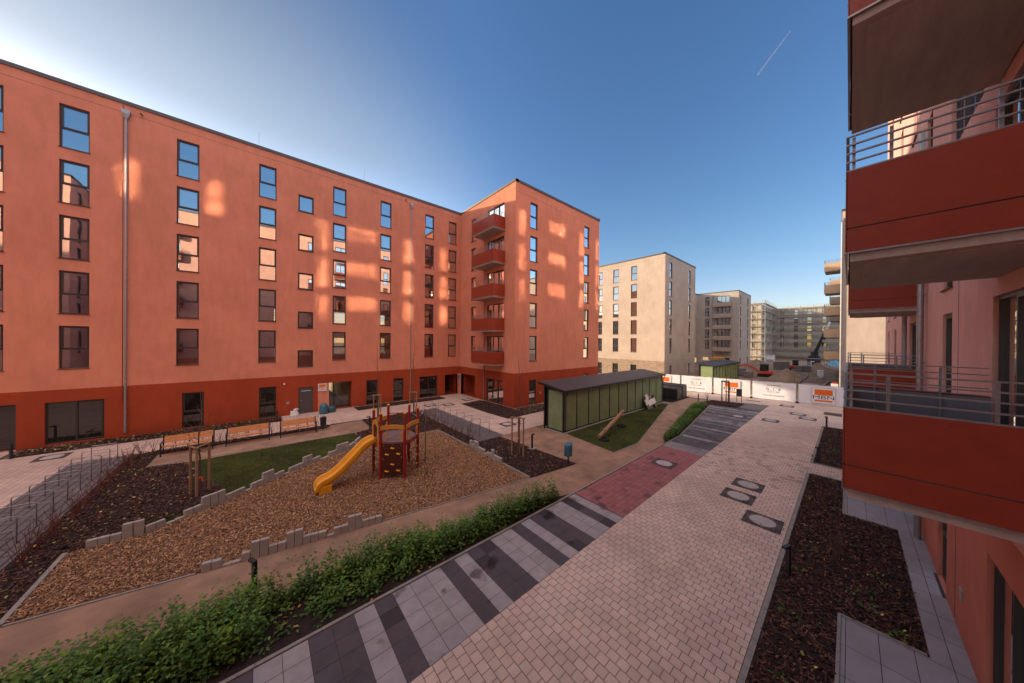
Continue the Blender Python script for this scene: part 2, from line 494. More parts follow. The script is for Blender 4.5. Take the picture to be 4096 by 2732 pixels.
def balcony(parent, w, a, b, zb, depth, panel, h=1.01, rail=.44, slab_t=.15):
    """w: wall, a..b world coordinates along it, zb: underside of the cladding"""
    if abs(w.u.x) > .5: u0, u1 = sorted((w.ux(x=a), w.ux(x=b)))
    else: u0, u1 = sorted((w.ux(y=a), w.ux(y=b)))
    D = depth
    sl = MB(); w.box(sl, u0 + .04, u1 - .04, -.02, D - .04, zb - slab_t + .03, zb + .22)
    w.box(sl, u0 + .16, u1 - .16, .02, D - .16, zb - slab_t + .012, zb - slab_t + .03)
    o = sl.build('balcony', M['soffit'], parent)
    lo = zb + h * .29
    pn = MB(); li = MB(); rl = MB()
    t = .012
    L = u1 - u0
    nseg = 2 if L > 2 else 1
    cut = [u0 + L * .32] if nseg == 2 else []
    xs = [u0] + cut + [u1]
    for (z0, z1) in ((zb, lo - .008), (lo + .008, zb + h)):
        for i in range(len(xs) - 1):
            g0 = .006 if i else 0; g1 = .006 if i < len(xs) - 2 else 0
            w.box(pn, xs[i] + g0, xs[i + 1] - g1, D - t, D, z0, z1)
        w.box(pn, u0, u0 + t, .03, D - t - .004, z0, z1)
        w.box(pn, u1 - t, u1, .03, D - t - .004, z0, z1)
    w.box(li, u0 + .03, u1 - .03, D - .045, D - .03, zb + .22, zb + h - .02)
    w.box(li, u0 + .03, u0 + .045, .03, D - .05, zb + .22, zb + h - .02)
    w.box(li, u1 - .045, u1 - .03, .03, D - .05, zb + .22, zb + h - .02)
    # edge trims
    e = .022
    w.box(rl, u0 - .004, u1 + .004, D - .02, D + .004, zb - e, zb - .002)
    w.box(rl, u0 - .004, u0 + .02, .03, D - .022, zb - e, zb - .002)
    w.box(rl, u1 - .02, u1 + .004, .03, D - .022, zb - e, zb - .002)
    for z in (zb + h + .01, zb + h + .12, zb + h + .23, zb + h + .335, zb + h + rail):
        hh = .008; ww = .028
        w.box(rl, u0, u1, D - ww, D, z - hh, z + hh)
        w.box(rl, u0, u0 + ww, .05, D - ww - .001, z - hh, z + hh)
        w.box(rl, u1 - ww, u1, .05, D - ww - .001, z - hh, z + hh)
    def post(u, d): w.box(rl, u - .014, u + .014, d - .014, d + .014, zb + .25, zb + h + rail - .013)
    n = max(2, round(L / 1.1))
    for i in range(n + 1): post(u0 + .05 + (L - .1) * i / n, D - .065)
    for u in (u0 + .065, u1 - .065):
        post(u, D * .78 - .02); post(u, D * .32)
    pn.build('cladding_panel', M[panel], o)
    li.build('inner_lining', M['liner'], o)
    if panel == 'red_panel':
        fx = MB()
        for uu in [u0 + .12 + (L - .24) * i / 4 for i in range(5)]:
            for z in (zb + .06, lo - .06, lo + .07, zb + h - .06): w.box(fx, uu - .007, uu + .007, D, D + .004, z - .007, z + .007)
        for dd in (.2, D * .5, D - .1):
            for z in (zb + .06, lo - .06, lo + .07, zb + h - .06):
                w.box(fx, u0 - .004, u0, dd - .007, dd + .007, z - .007, z + .007); w.box(fx, u1, u1 + .004, dd - .007, dd + .007, z - .007, z + .007)
        fx.build('rivet', M['rust'], o)
    rl.build('railing', M['galv'], o)
    return o

ROWS = [15.99 - 2.976 * k for k in range(5)]      # window sills of the five upper floors
WH = 2.31

# ================================================================= left building
XW, YA, YC, XE = 16.3, 27.6, 18.6, 28.9
bl = site('apartment_building', (-6, YA, 0), 'six storey salmon apartment building with dark red ground floor beyond the playground', 'building')
wa = Wall((-45, YA), (XW, YA), 0, 19.35)
cols = [(-10.02, -9.78 + .72), (-8.22, -7.26), (-4.06, -3.09), (-.17, .80), (4.39, 5.36), (8.07, 9.03), (12.28, 13.24), (14.88, 15.83)]
cols[0] = (-10.74, -9.78)
rows_left = [(-14.6, -13.64), (-18.6, -17.64), (-22.5, -21.54)]
for (a, b) in cols + rows_left:
    for z in ROWS: wa.hole(a, b, z, z + WH, glass='glass_clear')
for k in range(5):
    z = 15.60 - 2.99 * k
    wa.hole(2.10, 3.08, z, z + 1.27, 'single', glass='glass_clear')
wa.hole(-11.6, -9.44, .02, 2.34, 'door2', depth=.35, sill=False, glass='glass_dark')
wa.hole(-8.63, -6.75, .08, 2.31, 'door2', sill=False, glass='glass_dark')
wa.hole(-3.80, -2.84, .02, 2.29, 'split', glass='glass_dark')
wa.hole(-.12, .84, .03, 2.27, 'split', glass='glass_dark')
wa.hole(2.16, 3.11, .03, 2.05, 'solid', depth=.07)
wa.hole(3.42, 5.82, .02, 2.25, 'void', depth=.75)
wa.hole(6.97, 7.90, .03, 2.20, 'split', glass='glass_dark')
wa.hole(9.28, 10.23, .02, 2.18, 'split', glass='glass_dark')
wa.hole(11.81, 13.71, .03, 2.14, 'door2', sill=False, glass='glass_dark')
wa.hole(14.55, 16.05, .02, 2.14, 'void', depth=1.5)
wb = Wall((XW, YA), (XW, YC), 0, 19.35)
for z in ROWS: wb.hole(25.45, 24.6, z - .15, z + WH - .18, glass='glass_clear')
for z in ROWS: wb.hole(22.65, 20.1, z - .18, z + WH - .2, 'door3', sill=False, glass='glass_clear')
wb.hole(27.3, 24.61, .02, 2.2, 'void', depth=1.5)
wb.hole(22.68, 20.09, .06, 2.2, 'door3', sill=False, glass='glass_dark')
wc = Wall((XW, YC), (XE, YC), 0, 19.35)
for z in ROWS:
    wc.hole(18.06, 19.01, z - .11, z + WH - .17, glass='glass_clear'); wc.hole(26.11, 27.04, z - .11, z + WH - .17, glass='glass_clear')
wc.hole(18.06, 18.99, .05, 2.27, glass='glass_dark')
wc.hole(26.1, 27.0, .05, 2.27, glass='glass_dark')
NE = (22.2, 31.0)
others = [Wall((XE, YC), NE, 0, 19.35), Wall(NE, (XW, 39.6), 0, 19.35)]
wn = Wall((XW, 39.6), (-45, 39.6), 0, 19.35)
wn.hole(3.42, 5.82, .02, 2.6, 'void', depth=.1)
for xa in (-15.5, -12.3, -6.4, 1.0, 6.3, 11.2):
    for z in ROWS: wn.hole(xa, xa + 1.3, z, z + WH, 'void', depth=.1)
others += [wn, Wall((-45, 39.6), (-45, YA), 0, 19.35)]
up, base = MB(), MB()
BAND = 2.97
for w in [wa, wb, wc] + others:
    w.skin([(base, 0, BAND), (up, BAND, 20)])
up.poly([(-45, YA, 19.2), (XW, YA, 19.2), (XW, YC, 19.2), (XE, YC, 19.2), (*NE, 19.2), (XW, 39.6, 19.2), (-45, 39.6, 19.2)])
up.build('upper_wall', M['salmon'], bl)
base.build('ground_floor_wall', M['terracotta'], bl)
for w in (wa, wb, wc): w.fill(bl)
cp = MB(); coping(cp, [(-45, YA), (XW, YA)], 19.55); coping(cp, [(XW, YA), (XW, YC)], 19.546); coping(cp, [(XW, YC), (XE, YC), NE], 19.55)
cp.build('roof_coping', M['coping'], bl)
gm = MB(); groove(gm, wa, 18.86); groove(gm, wb, 18.80); groove(gm, wc, 18.55)
wa.box(gm, 45 - 6.14, 45 - 6.11, -.02, .003, 2.0, 19.3)
gm.build('render_joint', M['frame'], bl)
drainpipe(bl, -6.0, YA, .25, 18.55)
drainpipe(bl, 10.86, YA, .3, 18.45)
drainpipe(bl, XW, 22.95, .05, 15.55, n=(-1, 0), r=.04, hopper=False, off=.08)
for x in (-5.44, 10.32):
    m = MB(); m.cyl((x, YA + .05, 19.05), (x, YA - .22, 19.0), .045, 10); m.build('overflow_spout', M['frame'], bl)
for x in (-.2, 7.0, 20.0):
    m = MB(); m.cyl((x, YA + 1.2 if x < 16 else 22, 19.2), (x, YA + 1.2 if x < 16 else 22, 21.2), .012, 5); m.build('lightning_rod', M['zinc'], bl)
for k in range(5): balcony(bl, wb, 19.95, 23.3, 15.62 - 2.976 * k, 1.3, 'red_panel', h=1.05, rail=.42)
# rooms behind the windows: floors, partitions and a corridor wall with door openings
rm = MB()
for k in range(6):
    z = 3.0 + 2.976 * k
    rm.box(-44.8, 16.1, YA + .2, 39.4, z - .05, z + .2) if k else rm.box(-44.8, 16.1, YA + .2, 39.4, 2.8, 3.2)
    if k: rm.box(16.5, 28, 19.0, 27.4, z - .05, z + .2)
for x in (-12, -9.0, -5.0, -2.2, 1.6, 3.6, 7.0, 10.9, 14.1): rm.box(x - .06, x + .06, YA + .2, 33.0, 3.2, 19.1)
rm.box(16.5, 28, 23.9, 24.0, 3.2, 19.1); rm.box(19.6, 19.7, 19.0, 23.9, 3.2, 19.1); rm.box(25, 25.1, 19, 23.9, 3.2, 19.1)
wi = Wall((-44.8, 33.0), (16.1, 33.0), 3.2, 19.1)
for k in range(5):
    for xa in (-14.2, -9.75, -5.9, .4, 5.4, 9.2): wi.hole(xa, xa + .95, ROWS[k] - .1, ROWS[k] + 1.95, 'void', depth=.1)
wi.skin([(rm, 0, 30)])
rm.build('interior_wall', M['room'], bl)
# recessed corner entrance (two openings around the corner pillar)
m = MB()
m.box(14.53, 19.0, 29.05, 29.15, 0, 2.5); m.box(14.45, 14.53, 27.76, 29.15, 0, 2.5)
m.box(17.8, 17.9, 24.5, 29.05, 0, 2.5); m.box(16.48, 17.8, 24.5, 24.6, 0, 2.5); m.box(14.53, 17.8, 27.6 + .16, 29.05, 2.24, 2.5); m.box(16.46, 17.8, 24.6, 27.75, 2.24, 2.5)
m.build('entrance_recess', M['terracotta'], bl)
m = MB(); m.box(15.0, 15.9, 28.98, 29.05, .02, 2.1); d = m.build('door', M['frame_grey'], bl)
m = MB(); m.box(15.05, 15.85, 28.96, 28.98, .2, 2.0); m.build('pane', M['glass_dark'], d)
m = MB(); m.box(16.05, XW + .001, YA - .012, YA + .3, .02, 2.14); m.box(XW - .012, XW + .3, 27.3, YA + .001, .02, 2.2)
m.build('pillar', M['salmon'], bl)
# lit passage behind the main entrance, open to the sunny north side
m = MB()
x0, x1, y0, y1 = 3.36, 5.88, YA + .77, 39.58
m.quad((x0, y0, 2.45), (x1, y0, 2.45), (x1, y1, 2.75), (x0, y1, 2.75))
m.quad((x0, y0, 0), (x0, y1, 0), (x0, y1, 2.75), (x0, y0, 2.45)); m.quad((x1, y0, 0), (x1, y0, 2.45), (x1, y1, 2.75), (x1, y1, 0))
m.build('lobby_wall', M['plaster'], bl)
m = MB(); m.quad((x0, YA, .014), (x1, YA, .014), (x1, y1, .014), (x0, y1, .014)); m.build('lobby_floor', M['slab'], bl)
m = MB(); m.box(3.42, 4.17, YA - .004, YA + .75, .02, 2.25); m.build('entrance_side_wall', M['salmon'], bl)
f = MB(); g = MB()
yy = YA + .68
for xx in (4.2, 4.62, 5.76): f.box(xx - .03, xx + .03, yy, yy + .07, .03, 2.2)
f.box(4.17, 5.82, yy, yy + .07, 2.19, 2.25); f.box(4.17, 5.82, yy, yy + .07, .02, .05)
f.box(4.70, 4.72, yy - .06, yy - .03, .3, 1.9)
d = f.build('entrance_door', M['frame'], bl)
mt, nt, N, L, b = node_mat('clear_glass')
N.remove(b); tr = N.new('ShaderNodeBsdfTransparent'); gl = N.new('ShaderNodeBsdfGlossy'); gl.inputs['Roughness'].default_value = .01
mx = N.new('ShaderNodeMixShader'); mx.inputs[0].default_value = .08; L.new(tr.outputs[0], mx.inputs[1]); L.new(gl.outputs[0], mx.inputs[2]); L.new(mx.outputs[0], N['Material Output'].inputs[0])
M['clear'] = mt
g.box(4.23, 5.73, yy + .03, yy + .04, .05, 2.19); g.build('pane', M['clear'], d)
m = MB(); m.box(1.43, 1.60, YA - .02, YA + .01, .86, 1.04); m.build('vent_cover', M['concrete'], bl)
m = MB(); m.box(19.4, 19.6, YC - .02, YC + .01, .9, 1.1); m.build('vent_cover', M['concrete'], bl)
m = MB(); m.box(1.25, 1.35, YA - .1, YA + .01, 2.36, 2.46); m.build('wall_lamp', M['white'], bl)
text_mesh('door_lettering', 'ZUGANG KELLER', .072, M['white'], bl, (2.635, YA - .066, 1.74), (1, 0, 0), (0, 0, 1), .003, 1.05)
# company sign by the entrance
def logo(parent, o, r, u, wd, ht, depth_dir, board=True):
    """orange bar / MBN / thin orange bar, on a white board wd x ht centred at o"""
    o, r, u, n = Vector(o), Vector(r), Vector(u), Vector(depth_dir)
    m = MB(); m.obox(o, r * wd / 2, u * ht / 2, n * .012); bd = m.build('board', M['white'], parent)
    f = MB()
    for s_ in (-1, 1):
        f.obox(o + r * s_ * (wd / 2 + .01), r * .01, u * (ht / 2 + .02), n * .016); f.obox(o + u * s_ * (ht / 2 + .01), r * (wd / 2 - .001), u * .01, n * .016)
    f.build('board_edge', M['galv'], bd)
    p = MB(); W = wd * .39; e = n * .0115
    p.obox(o + u * ht * .215 + e, r * W, u * ht * .185, n * .002); p.obox(o - u * ht * .335 + e, r * W, u * ht * .055, n * .002)
    p.build('logo_bar', M['orange'], bd)
    text_mesh('logo_lettering', 'MBN', ht * .34, M['darkprint'], bd, o - u * ht * .225 + n * .0132, r, u, 0, 1.36 * wd / ht)
sg = site('company_sign', (3.71, YA - .03, 1.63), 'white framed company sign with orange logo on the wall beside the main entrance', 'sign')
logo(sg, (3.71, YA - .04, 1.93), (1, 0, 0), (0, 0, 1), .58, .60, (0, -1, 0))
bd = site('notice_board', (16.18, YA - .03, 1.4), 'small dark blue notice board with white frame on the pillar of the corner entrance', 'sign')
m = MB(); m.box(16.08, 16.28, YA - .032, YA - .014, 1.45, 2.1); m.build('frame', M['white'], bd)
m = MB(); m.box(16.10, 16.26, YA - .037, YA - .033, 1.49, 2.06); m.build('poster', mat_plain('navy', (.02, .04, .10), .4), bd)
m = MB(); m.box(16.1, 16.16, YA - .03, YA - .012, .85, 1.05); m.build('doorbell_panel', M['frame'], bl)

# ================================================================= right building (the camera's neighbour)
YR = -1.47
br = site('apartment_building', (15, YR, 0), 'salmon apartment building at the right edge with stacked red balconies overhanging the mulch beds', 'building')
wr = Wall((30, YR), (-40, YR), 0, 22.4, depth=.16)
HZ = [4.1 + 2.98 * k for k in range(6)]
low_w = [(11.55, 12.55), (20.09, 21.05), (23.41, 24.37)]
hi_w = [(5.6, 6.6), (14.2, 15.1), (17.2, 18.1)]
neg_w = [(-12.8, -11.8), (-5.8, -4.8), (-2.1, -1.1)]
for k, z in enumerate(HZ):
    if k < 2:
        for a, b in low_w: wr.hole(a, b, z, z + 2.4, depth=.09)
        wr.hole(6.3, 8.75, z + .1, z + 2.45, 'door3', depth=.085, sill=False); wr.hole(15.9, 18.4, z + .1, z + 2.45, 'door3', depth=.085, sill=False)
        wr.hole(27.0, 28.0, z, z + 2.4)
    else:
        for a, b in hi_w + [(21.4, 22.4), (26.0, 27.0)]: wr.hole(a, b, z, z + 2.35, depth=.1, glass='glass_coated')
        wr.hole(9.4, 11.9, z + .05, z + 2.4, 'door3', depth=.1, sill=False, glass='glass_coated')
    for a, b in neg_w: wr.hole(a, b, z, z + 2.35, depth=.1, glass='glass_coated')
    wr.hole(-10.5, -8.1, z + .05, z + 2.4, 'door3', depth=.1, sill=False, glass='glass_coated')
wr.hole(11.8, 12.82, .05, 2.5, 'split', depth=.11, glass='glass_dark')
wr.hole(6.2, 8.89, .05, 2.45, 'door3', depth=.10, sill=False, glass='glass_dark')
wr.hole(15.9, 18.4, .05, 2.45, 'door3', depth=.10, sill=False, glass='glass_dark')
m = MB(); lw = MB()
wr.skin([(lw, 0, 3.1), (m, 3.1, 30)])
for w in (Wall((30, -14), (30, YR), 0, 22.4), Wall((-40, YR), (-40, -14), 0, 22.4), Wall((-40, -14), (30, -14), 0, 22.4)): w.skin([(m, 0, 30)])
m.poly([(30, YR, 22.3), (-40, YR, 22.3), (-40, -14, 22.3), (30, -14, 22.3)])
# wing that stands forward behind the camera
for w in (Wall((-15, YR), (-15, 3), 0, 22.4), Wall((-15, 3), (-40, 3), 0, 22.4)):
    if w.n.x > .5:
        for z in HZ: w.hole(1.4, .4, z, z + 2.35, depth=.1)
    else:
        for z in HZ[5:]: w.hole(-16.3, -15.4, z, z + 2.35, depth=.1, glass='glass_coated'); w.hole(-19.9, -19.0, z, z + 2.35, depth=.1, glass='glass_coated')
    w.skin([(m, 0, 30)]); w.fill(br)
m.poly([(-15, YR, 22.25), (-15, 3, 22.25), (-40, 3, 22.25), (-40, YR, 22.25)])
m.build('wall', M['pinkish'], br); lw.build('ground_floor_wall', M['salmon_low'], br)
wr.fill(br)
cp = MB(); coping(cp, [(30, YR), (-15, YR)], 22.55); coping(cp, [(-15, YR), (-15, 3)], 22.546); coping(cp, [(-15, 3), (-40, 3)], 22.55); cp.build('roof_coping', M['coping'], br)
for k in range(6):
    z = 3.97 + 2.98 * k
    if k < 3:
        balcony(br, wr, 5.61, 8.62, z, 1.52, 'red_panel'); balcony(br, wr, 15.35, 18.3, z, 1.52, 'red_panel')
    else:
        balcony(br, wr, 9.2, 12.1, z, 1.52, 'red_panel')
    balcony(br, wr, -10.8, -7.8, z, 1.3, 'red_panel')
drainpipe(br, 14.75, YR, .05, 12, n=(0, 1), r=.065, hopper=False, off=.12)
drainpipe(br, 18.6, YR, .05, 12, n=(0, 1), r=.065, hopper=False, off=.12)
m = MB(); wr.box(m, 30 - 10.99, 30 - 10.97, -.02, .003, .1, 22); m.build('render_joint', M['frame'], br)
m = MB(); m.box(10.32, 10.52, YR - .01, YR + .02, .8, 1.0); m.build('vent_cover', M['concrete'], br)

# ================================================================= sand coloured buildings beyond the fence
def rows(w, spans, kind='split', zs=ROWS, h=WH, dz=-.05, gl='glass', **k):
    for (a, b) in spans:
        for z in zs: w.hole(a, b, z + dz, z + dz + h, kind, glass=gl, **k)
X1, Y1 = 46.6, 18.45
b1 = site('apartment_building', (53, 24, 0), 'sand coloured six storey block with a brick base, directly behind the printed fence', 'building')
w1 = Wall((X1, 36), (X1, Y1), 0, 19.25)
rows(w1, [(30.0, 29.2), (27.1, 26.05), (23.85, 22.82), (34, 33)])
for a, b in [(30.0, 29.2), (27.1, 26.05), (23.85, 22.82)]: w1.hole(a, b, -.2, 2.0, glass='glass_dark')
w2 = Wall((X1, Y1), (59.85, Y1), -.4, 19.25)
rows(w2, [(48.32, 49.33), (56.5, 57.5)]); w2.hole(48.4, 49.4, -.2, 2.05, glass='glass_dark'); w2.hole(56.5, 57.5, -.3, 2.05, glass='glass_dark')
w3 = Wall((59.85, Y1), (59.85, 36), -.4, 19.25); w4 = Wall((59.85, 36), (X1, 36), 0, 19.25)
up, br_, ts = MB(), MB(), MB()
w1.skin([(br_, -1, 2.78), (up, 2.78, 30)]); w2.skin([(ts, -1, 30)]); w3.skin([(up, -1, 30)]); w4.skin([(up, -1, 30)])
up.poly([(X1, Y1, 19.1), (59.85, Y1, 19.1), (59.85, 36, 19.1), (X1, 36, 19.1)])
up.build('wall', M['sand'], b1); br_.build('brick_base', M['brick'], b1); ts.build('gable_wall', M['taupe'], b1)
w1.fill(b1); w2.fill(b1)
cp = MB(); coping(cp, [(X1, 36), (X1, Y1)], 19.45); coping(cp, [(X1, Y1), (59.85, Y1)], 19.446); cp.build('roof_coping', M['coping'], b1)
gm = MB(); groove(gm, w1, 18.7); groove(gm, w2, 18.7); groove(gm, w2, 2.78); gm.build('render_joint', M['frame'], b1)
X2, Y2 = 93.9, 18.9
b2 = site('apartment_building', (95, 24, 0), 'taupe apartment block with a column of open balconies behind the second green shed', 'building')
w5 = Wall((60, 28.3), (X2, 28.3), -1, 19.2)
rows(w5, [(89.6, 90.9), (84, 85), (79, 80), (74, 75), (69, 70)]); w5.hole(91.2, 93.2, -.6, 1.5, 'void', depth=1)
w6 = Wall((X2, 28.3), (X2, Y2), -1, 19.2)
rows(w6, [(26.45, 25.45)]); rows(w6, [(23.6, 20.8)], 'door3', dz=.0, h=2.2, sill=False); w6.hole(27.2, 25.6, -.8, 1.6, 'void', depth=1); w6.hole(23.4, 20.8, -.8, 1.6, 'door3', sill=False, glass='glass_dark')
w7 = Wall((X2, Y2), (108, Y2), -1.2, 19.2)
rows(w7, [(95.4, 96.5), (103.7, 104.8)]); w7.hole(95.4, 96.5, -.8, 1.7); w7.hole(103.7, 104.8, -.9, 1.7)
w8 = Wall((108, Y2), (108, 40), -1, 19.2)
m = MB()
for w in (w5, w6, w7, w8): w.skin([(m, -2, 30)])
m.poly([(60, 28.3, 19.0), (X2, 28.3, 19.0), (X2, Y2, 19.0), (108, Y2, 19.0), (108, 40, 19.0), (60, 40, 19.0)])
m.build('wall', M['taupe'], b2)
for w in (w5, w6, w7): w.fill(b2)
cp = MB(); coping(cp, [(60, 28.3), (X2, 28.3)], 19.4); coping(cp, [(X2, 28.3), (X2, Y2)], 19.396); coping(cp, [(X2, Y2), (108, Y2)], 19.4); cp.build('roof_coping', M['coping'], b2)
for k in range(5): balcony(b2, w6, 20.4, 24.3, 15.35 - 2.98 * k, 1.3, 'sand_panel', h=1.0, rail=.4)
drainpipe(b2, X2, 24.6, 0, 18, n=(-1, 0), r=.06)
# grey-beige building to the right behind the fence, its gable in the sun
XG, YG = 44.9, .6
b3 = site('apartment_building', (52, -3, 0), 'sunlit beige gable building with brick base, seen behind the red balconies', 'building')
w9 = Wall((XG, YG), (XG, -14), 0, 19.25); w10 = Wall((95, YG), (XG, YG), -1, 19.25)
for a in (50, 58.3, 66, 74.3, 84): rows(w10, [(a + .2, a + 2.6)], 'door3', sill=False)
up, bk = MB(), MB()
w9.skin([(bk, -1, 3.05), (up, 3.05, 30)]); w10.skin([(up, -2, 30)])
Wall((XG, -14), (95, -14), 0, 19.25).skin([(up, -1, 30)]); Wall((95, -14), (95, YG), -1, 19.25).skin([(up, -1, 30)])
up.poly([(XG, YG, 19.1), (XG, -14, 19.1), (95, -14, 19.1), (95, YG, 19.1)])
up.build('wall', M['sand'], b3); bk.build('brick_base', M['brick'], b3); w10.fill(b3)
cp = MB(); coping(cp, [(95, YG), (XG, YG)], 19.45); coping(cp, [(XG, YG), (XG, -14)], 19.446); cp.build('roof_coping', M['coping'], b3)
drainpipe(b3, XG, YG - .08, 0, 18.1, n=(-.8, .6), r=.075, off=.14)
for k in range(5):
    balcony(b3, w10, 58, 61.2, 15.6 - 2.98 * k, 1.75, 'sand_panel', h=1.0, rail=.4)
    balcony(b3, w10, 74, 77.2, 15.6 - 2.98 * k, 1.75, 'sand_panel', h=1.0, rail=.4)

# unseen neighbour to the north-west, added so far windows mirror something dark
b4 = site('apartment_building', (-30, 50, 0), 'unseen taupe block added behind the left building, to darken reflections in far windows', 'building')
m = MB()
w11 = Wall((-60, 49), (-12, 49), 0, 16.5); w12 = Wall((-12, 49), (-12, 70), 0, 16.5)
for x in (-18, -25, -32, -40, -48):
    for k in range(4): w11.hole(x, x + 1, 4 + 2.98 * k, 6.2 + 2.98 * k)
for y in (52, 58, 64):
    for k in range(4): w12.hole(y, y + 1, 4 + 2.98 * k, 6.2 + 2.98 * k)
for w in (w11, w12, Wall((-12, 70), (-60, 70), 0, 16.5), Wall((-60, 70), (-60, 49), 0, 16.5)): w.skin([(m, -1, 30)])
m.poly([(-60, 49, 16.4), (-12, 49, 16.4), (-12, 70, 16.4), (-60, 70, 16.4)]); m.build('wall', M['taupe'], b4); w11.fill(b4); w12.fill(b4)
# ================================================================= ground and paved areas
def clip(poly, a, b, c):
    """keep a*x+b*y<=c"""
    out = []
    n = len(poly)
    for i in range(n):
        p, q = poly[i], poly[(i + 1) % n]
        dp, dq = a * p[0] + b * p[1] - c, a * q[0] + b * q[1] - c
        if dp <= 0: out.append(p)
        if dp * dq < 0:
            t = dp / (dp - dq); out.append((p[0] + (q[0] - p[0]) * t, p[1] + (q[1] - p[1]) * t))
    return out
def ccw(P):
    A = sum(P[i][0] * P[(i + 1) % len(P)][1] - P[(i + 1) % len(P)][0] * P[i][1] for i in range(len(P)))
    return P if A > 0 else P[::-1]
def clip_convex(poly, cv):
    cv = ccw(cv)
    for i in range(len(cv)):
        (x0, y0), (x1, y1) = cv[i], cv[(i + 1) % len(cv)]
        a, b = (y1 - y0), -(x1 - x0)
        poly = clip(poly, a, b, a * x0 + b * y0)
        if len(poly) < 3: return []
    return poly
def inside(p, P):
    r = False; n = len(P); j = n - 1
    for i in range(n):
        if (P[i][1] > p[1]) != (P[j][1] > p[1]) and p[0] < (P[j][0] - P[i][0]) * (p[1] - P[i][1]) / (P[j][1] - P[i][1]) + P[i][0]: r = not r
        j = i
    return r

def sheet(name, P, z, mat, joint=True):
    m = MB(); m.poly([(x, y, z) for x, y in ccw(P)])
    return tag(m.build(name, mat), kind='structure')

def tiles(name, areas, dx, dy, mat, z, bond=.5, gap=.006, vary=.07, joint='joint', ox=0, oy=0, tintf=None, zj=None):
    """stones laid in rows across x; areas: convex polygons"""
    m = MB()
    for P in areas:
        xs = [p[0] for p in P]; ys = [p[1] for p in P]
        i0, i1 = math.floor((min(xs) - ox) / dx), math.ceil((max(xs) - ox) / dx)
        for i in range(i0, i1):
            off = bond * dy * (i % 2)
            j0, j1 = math.floor((min(ys) - oy - off) / dy) - 1, math.ceil((max(ys) - oy) / dy) + 1
            for j in range(j0, j1):
                x, y = ox + i * dx, oy + off + j * dy
                q = clip_convex([(x + gap/2, y + gap/2), (x + dx - gap/2, y + gap/2), (x + dx - gap/2, y + dy - gap/2), (x + gap/2, y + dy - gap/2)], P)
                if len(q) < 3: continue
                v = 1 - vary + random.random() * 2 * vary; w = 1 + (random.random() - .5) * vary * .7
                t = (v * w, v, v / w)
                if tintf:
                    k = tintf(x + dx / 2, y + dy / 2, i, j)
                    if k is None: continue
                    t = tuple(a * b for a, b in zip(t, k))
                zz = z + random.uniform(-.0012, .0012)
                m.poly([(a, b, zz) for a, b in q], t)
    return tag(m.build(name, mat, tint=True), kind='structure')

sheet('ground', [(-400, -400), (900, -400), (900, 500), (-400, 500)], -.02, M['earth'])
BE = [(-12, 1.22), (40, 1.22), (40, 4.80), (-12, 4.80)]
FARS = [[(34.9, 4.8), (41.2, 4.8), (39.6, 16.5), (34.2, 16.5), (33.95, 10.9)], [(28.95, 14.2), (34.2, 14.2), (34.2, 16.5), (28.95, 16.5)], [(29.55, -2), (41.8, -2), (41.6, 1.22), (29.55, 1.22)], [(40, 1.22), (41.6, 1.22), (41.2, 4.8), (40, 4.8)]]
COURT = [[(11.24, 13.75), (14.0, 13.75), (14.0, 27.6), (11.24, 27.6)], [(14.0, 13.75), (29.5, 13.75), (29.5, 18.6), (14.0, 18.6)], [(14, 18.6), (16.3, 18.6), (16.3, 27.6), (14, 27.6)],
         [(5.4, 22.9), (11.24, 22.9), (11.24, 27.6), (5.4, 27.6)], [(-45, 23.2), (5.4, 22.9), (5.4, 25.9), (-45, 25.9)], [(-45, 10), (-6.6, 10), (-6.6, 23.2), (-45, 23.2)],
         [(1.15, 25.9), (5.4, 25.9), (5.4, 27.6), (1.15, 27.6)], [(-12, 25.9), (-9.4, 25.9), (-9.4, 29.2), (-12, 29.2)], [(14.5, 27.6), (17.8, 27.6), (17.8, 29.1), (14.5, 29.1)], [(16.3, 24.55), (17.8, 24.55), (17.8, 27.6), (16.3, 27.6)]]
jm = MB()
for P in [BE] + FARS + COURT: jm.poly([(x, y, .0105 + .0002 * random.random()) for x, y in ccw(P)])
jm.poly([(18.45, 1.22, .0101), (18.45, -1.47, .0101), (20.08, -1.47, .0101), (20.08, 1.22, .0101)])
tag(jm.build('paving_joints', M['joint']), kind='structure')
def wear(x, y, i, j):
    k = 1.0
    if 14.6 < x < 21 and random.random() < .12: k = .72
    return (k, k, k * 1.01)
tiles('promenade_pavers', [BE] + FARS + [[(18.45, -1.47), (20.08, -1.47), (20.08, 1.22), (18.45, 1.22)]], .193, .2, M['paver'], .016, tintf=wear, gap=.0115)
tiles('courtyard_pavers', COURT, .2, .2, M['paver'], .016, tintf=lambda x, y, i, j: (.94, .92, .93), gap=.01)
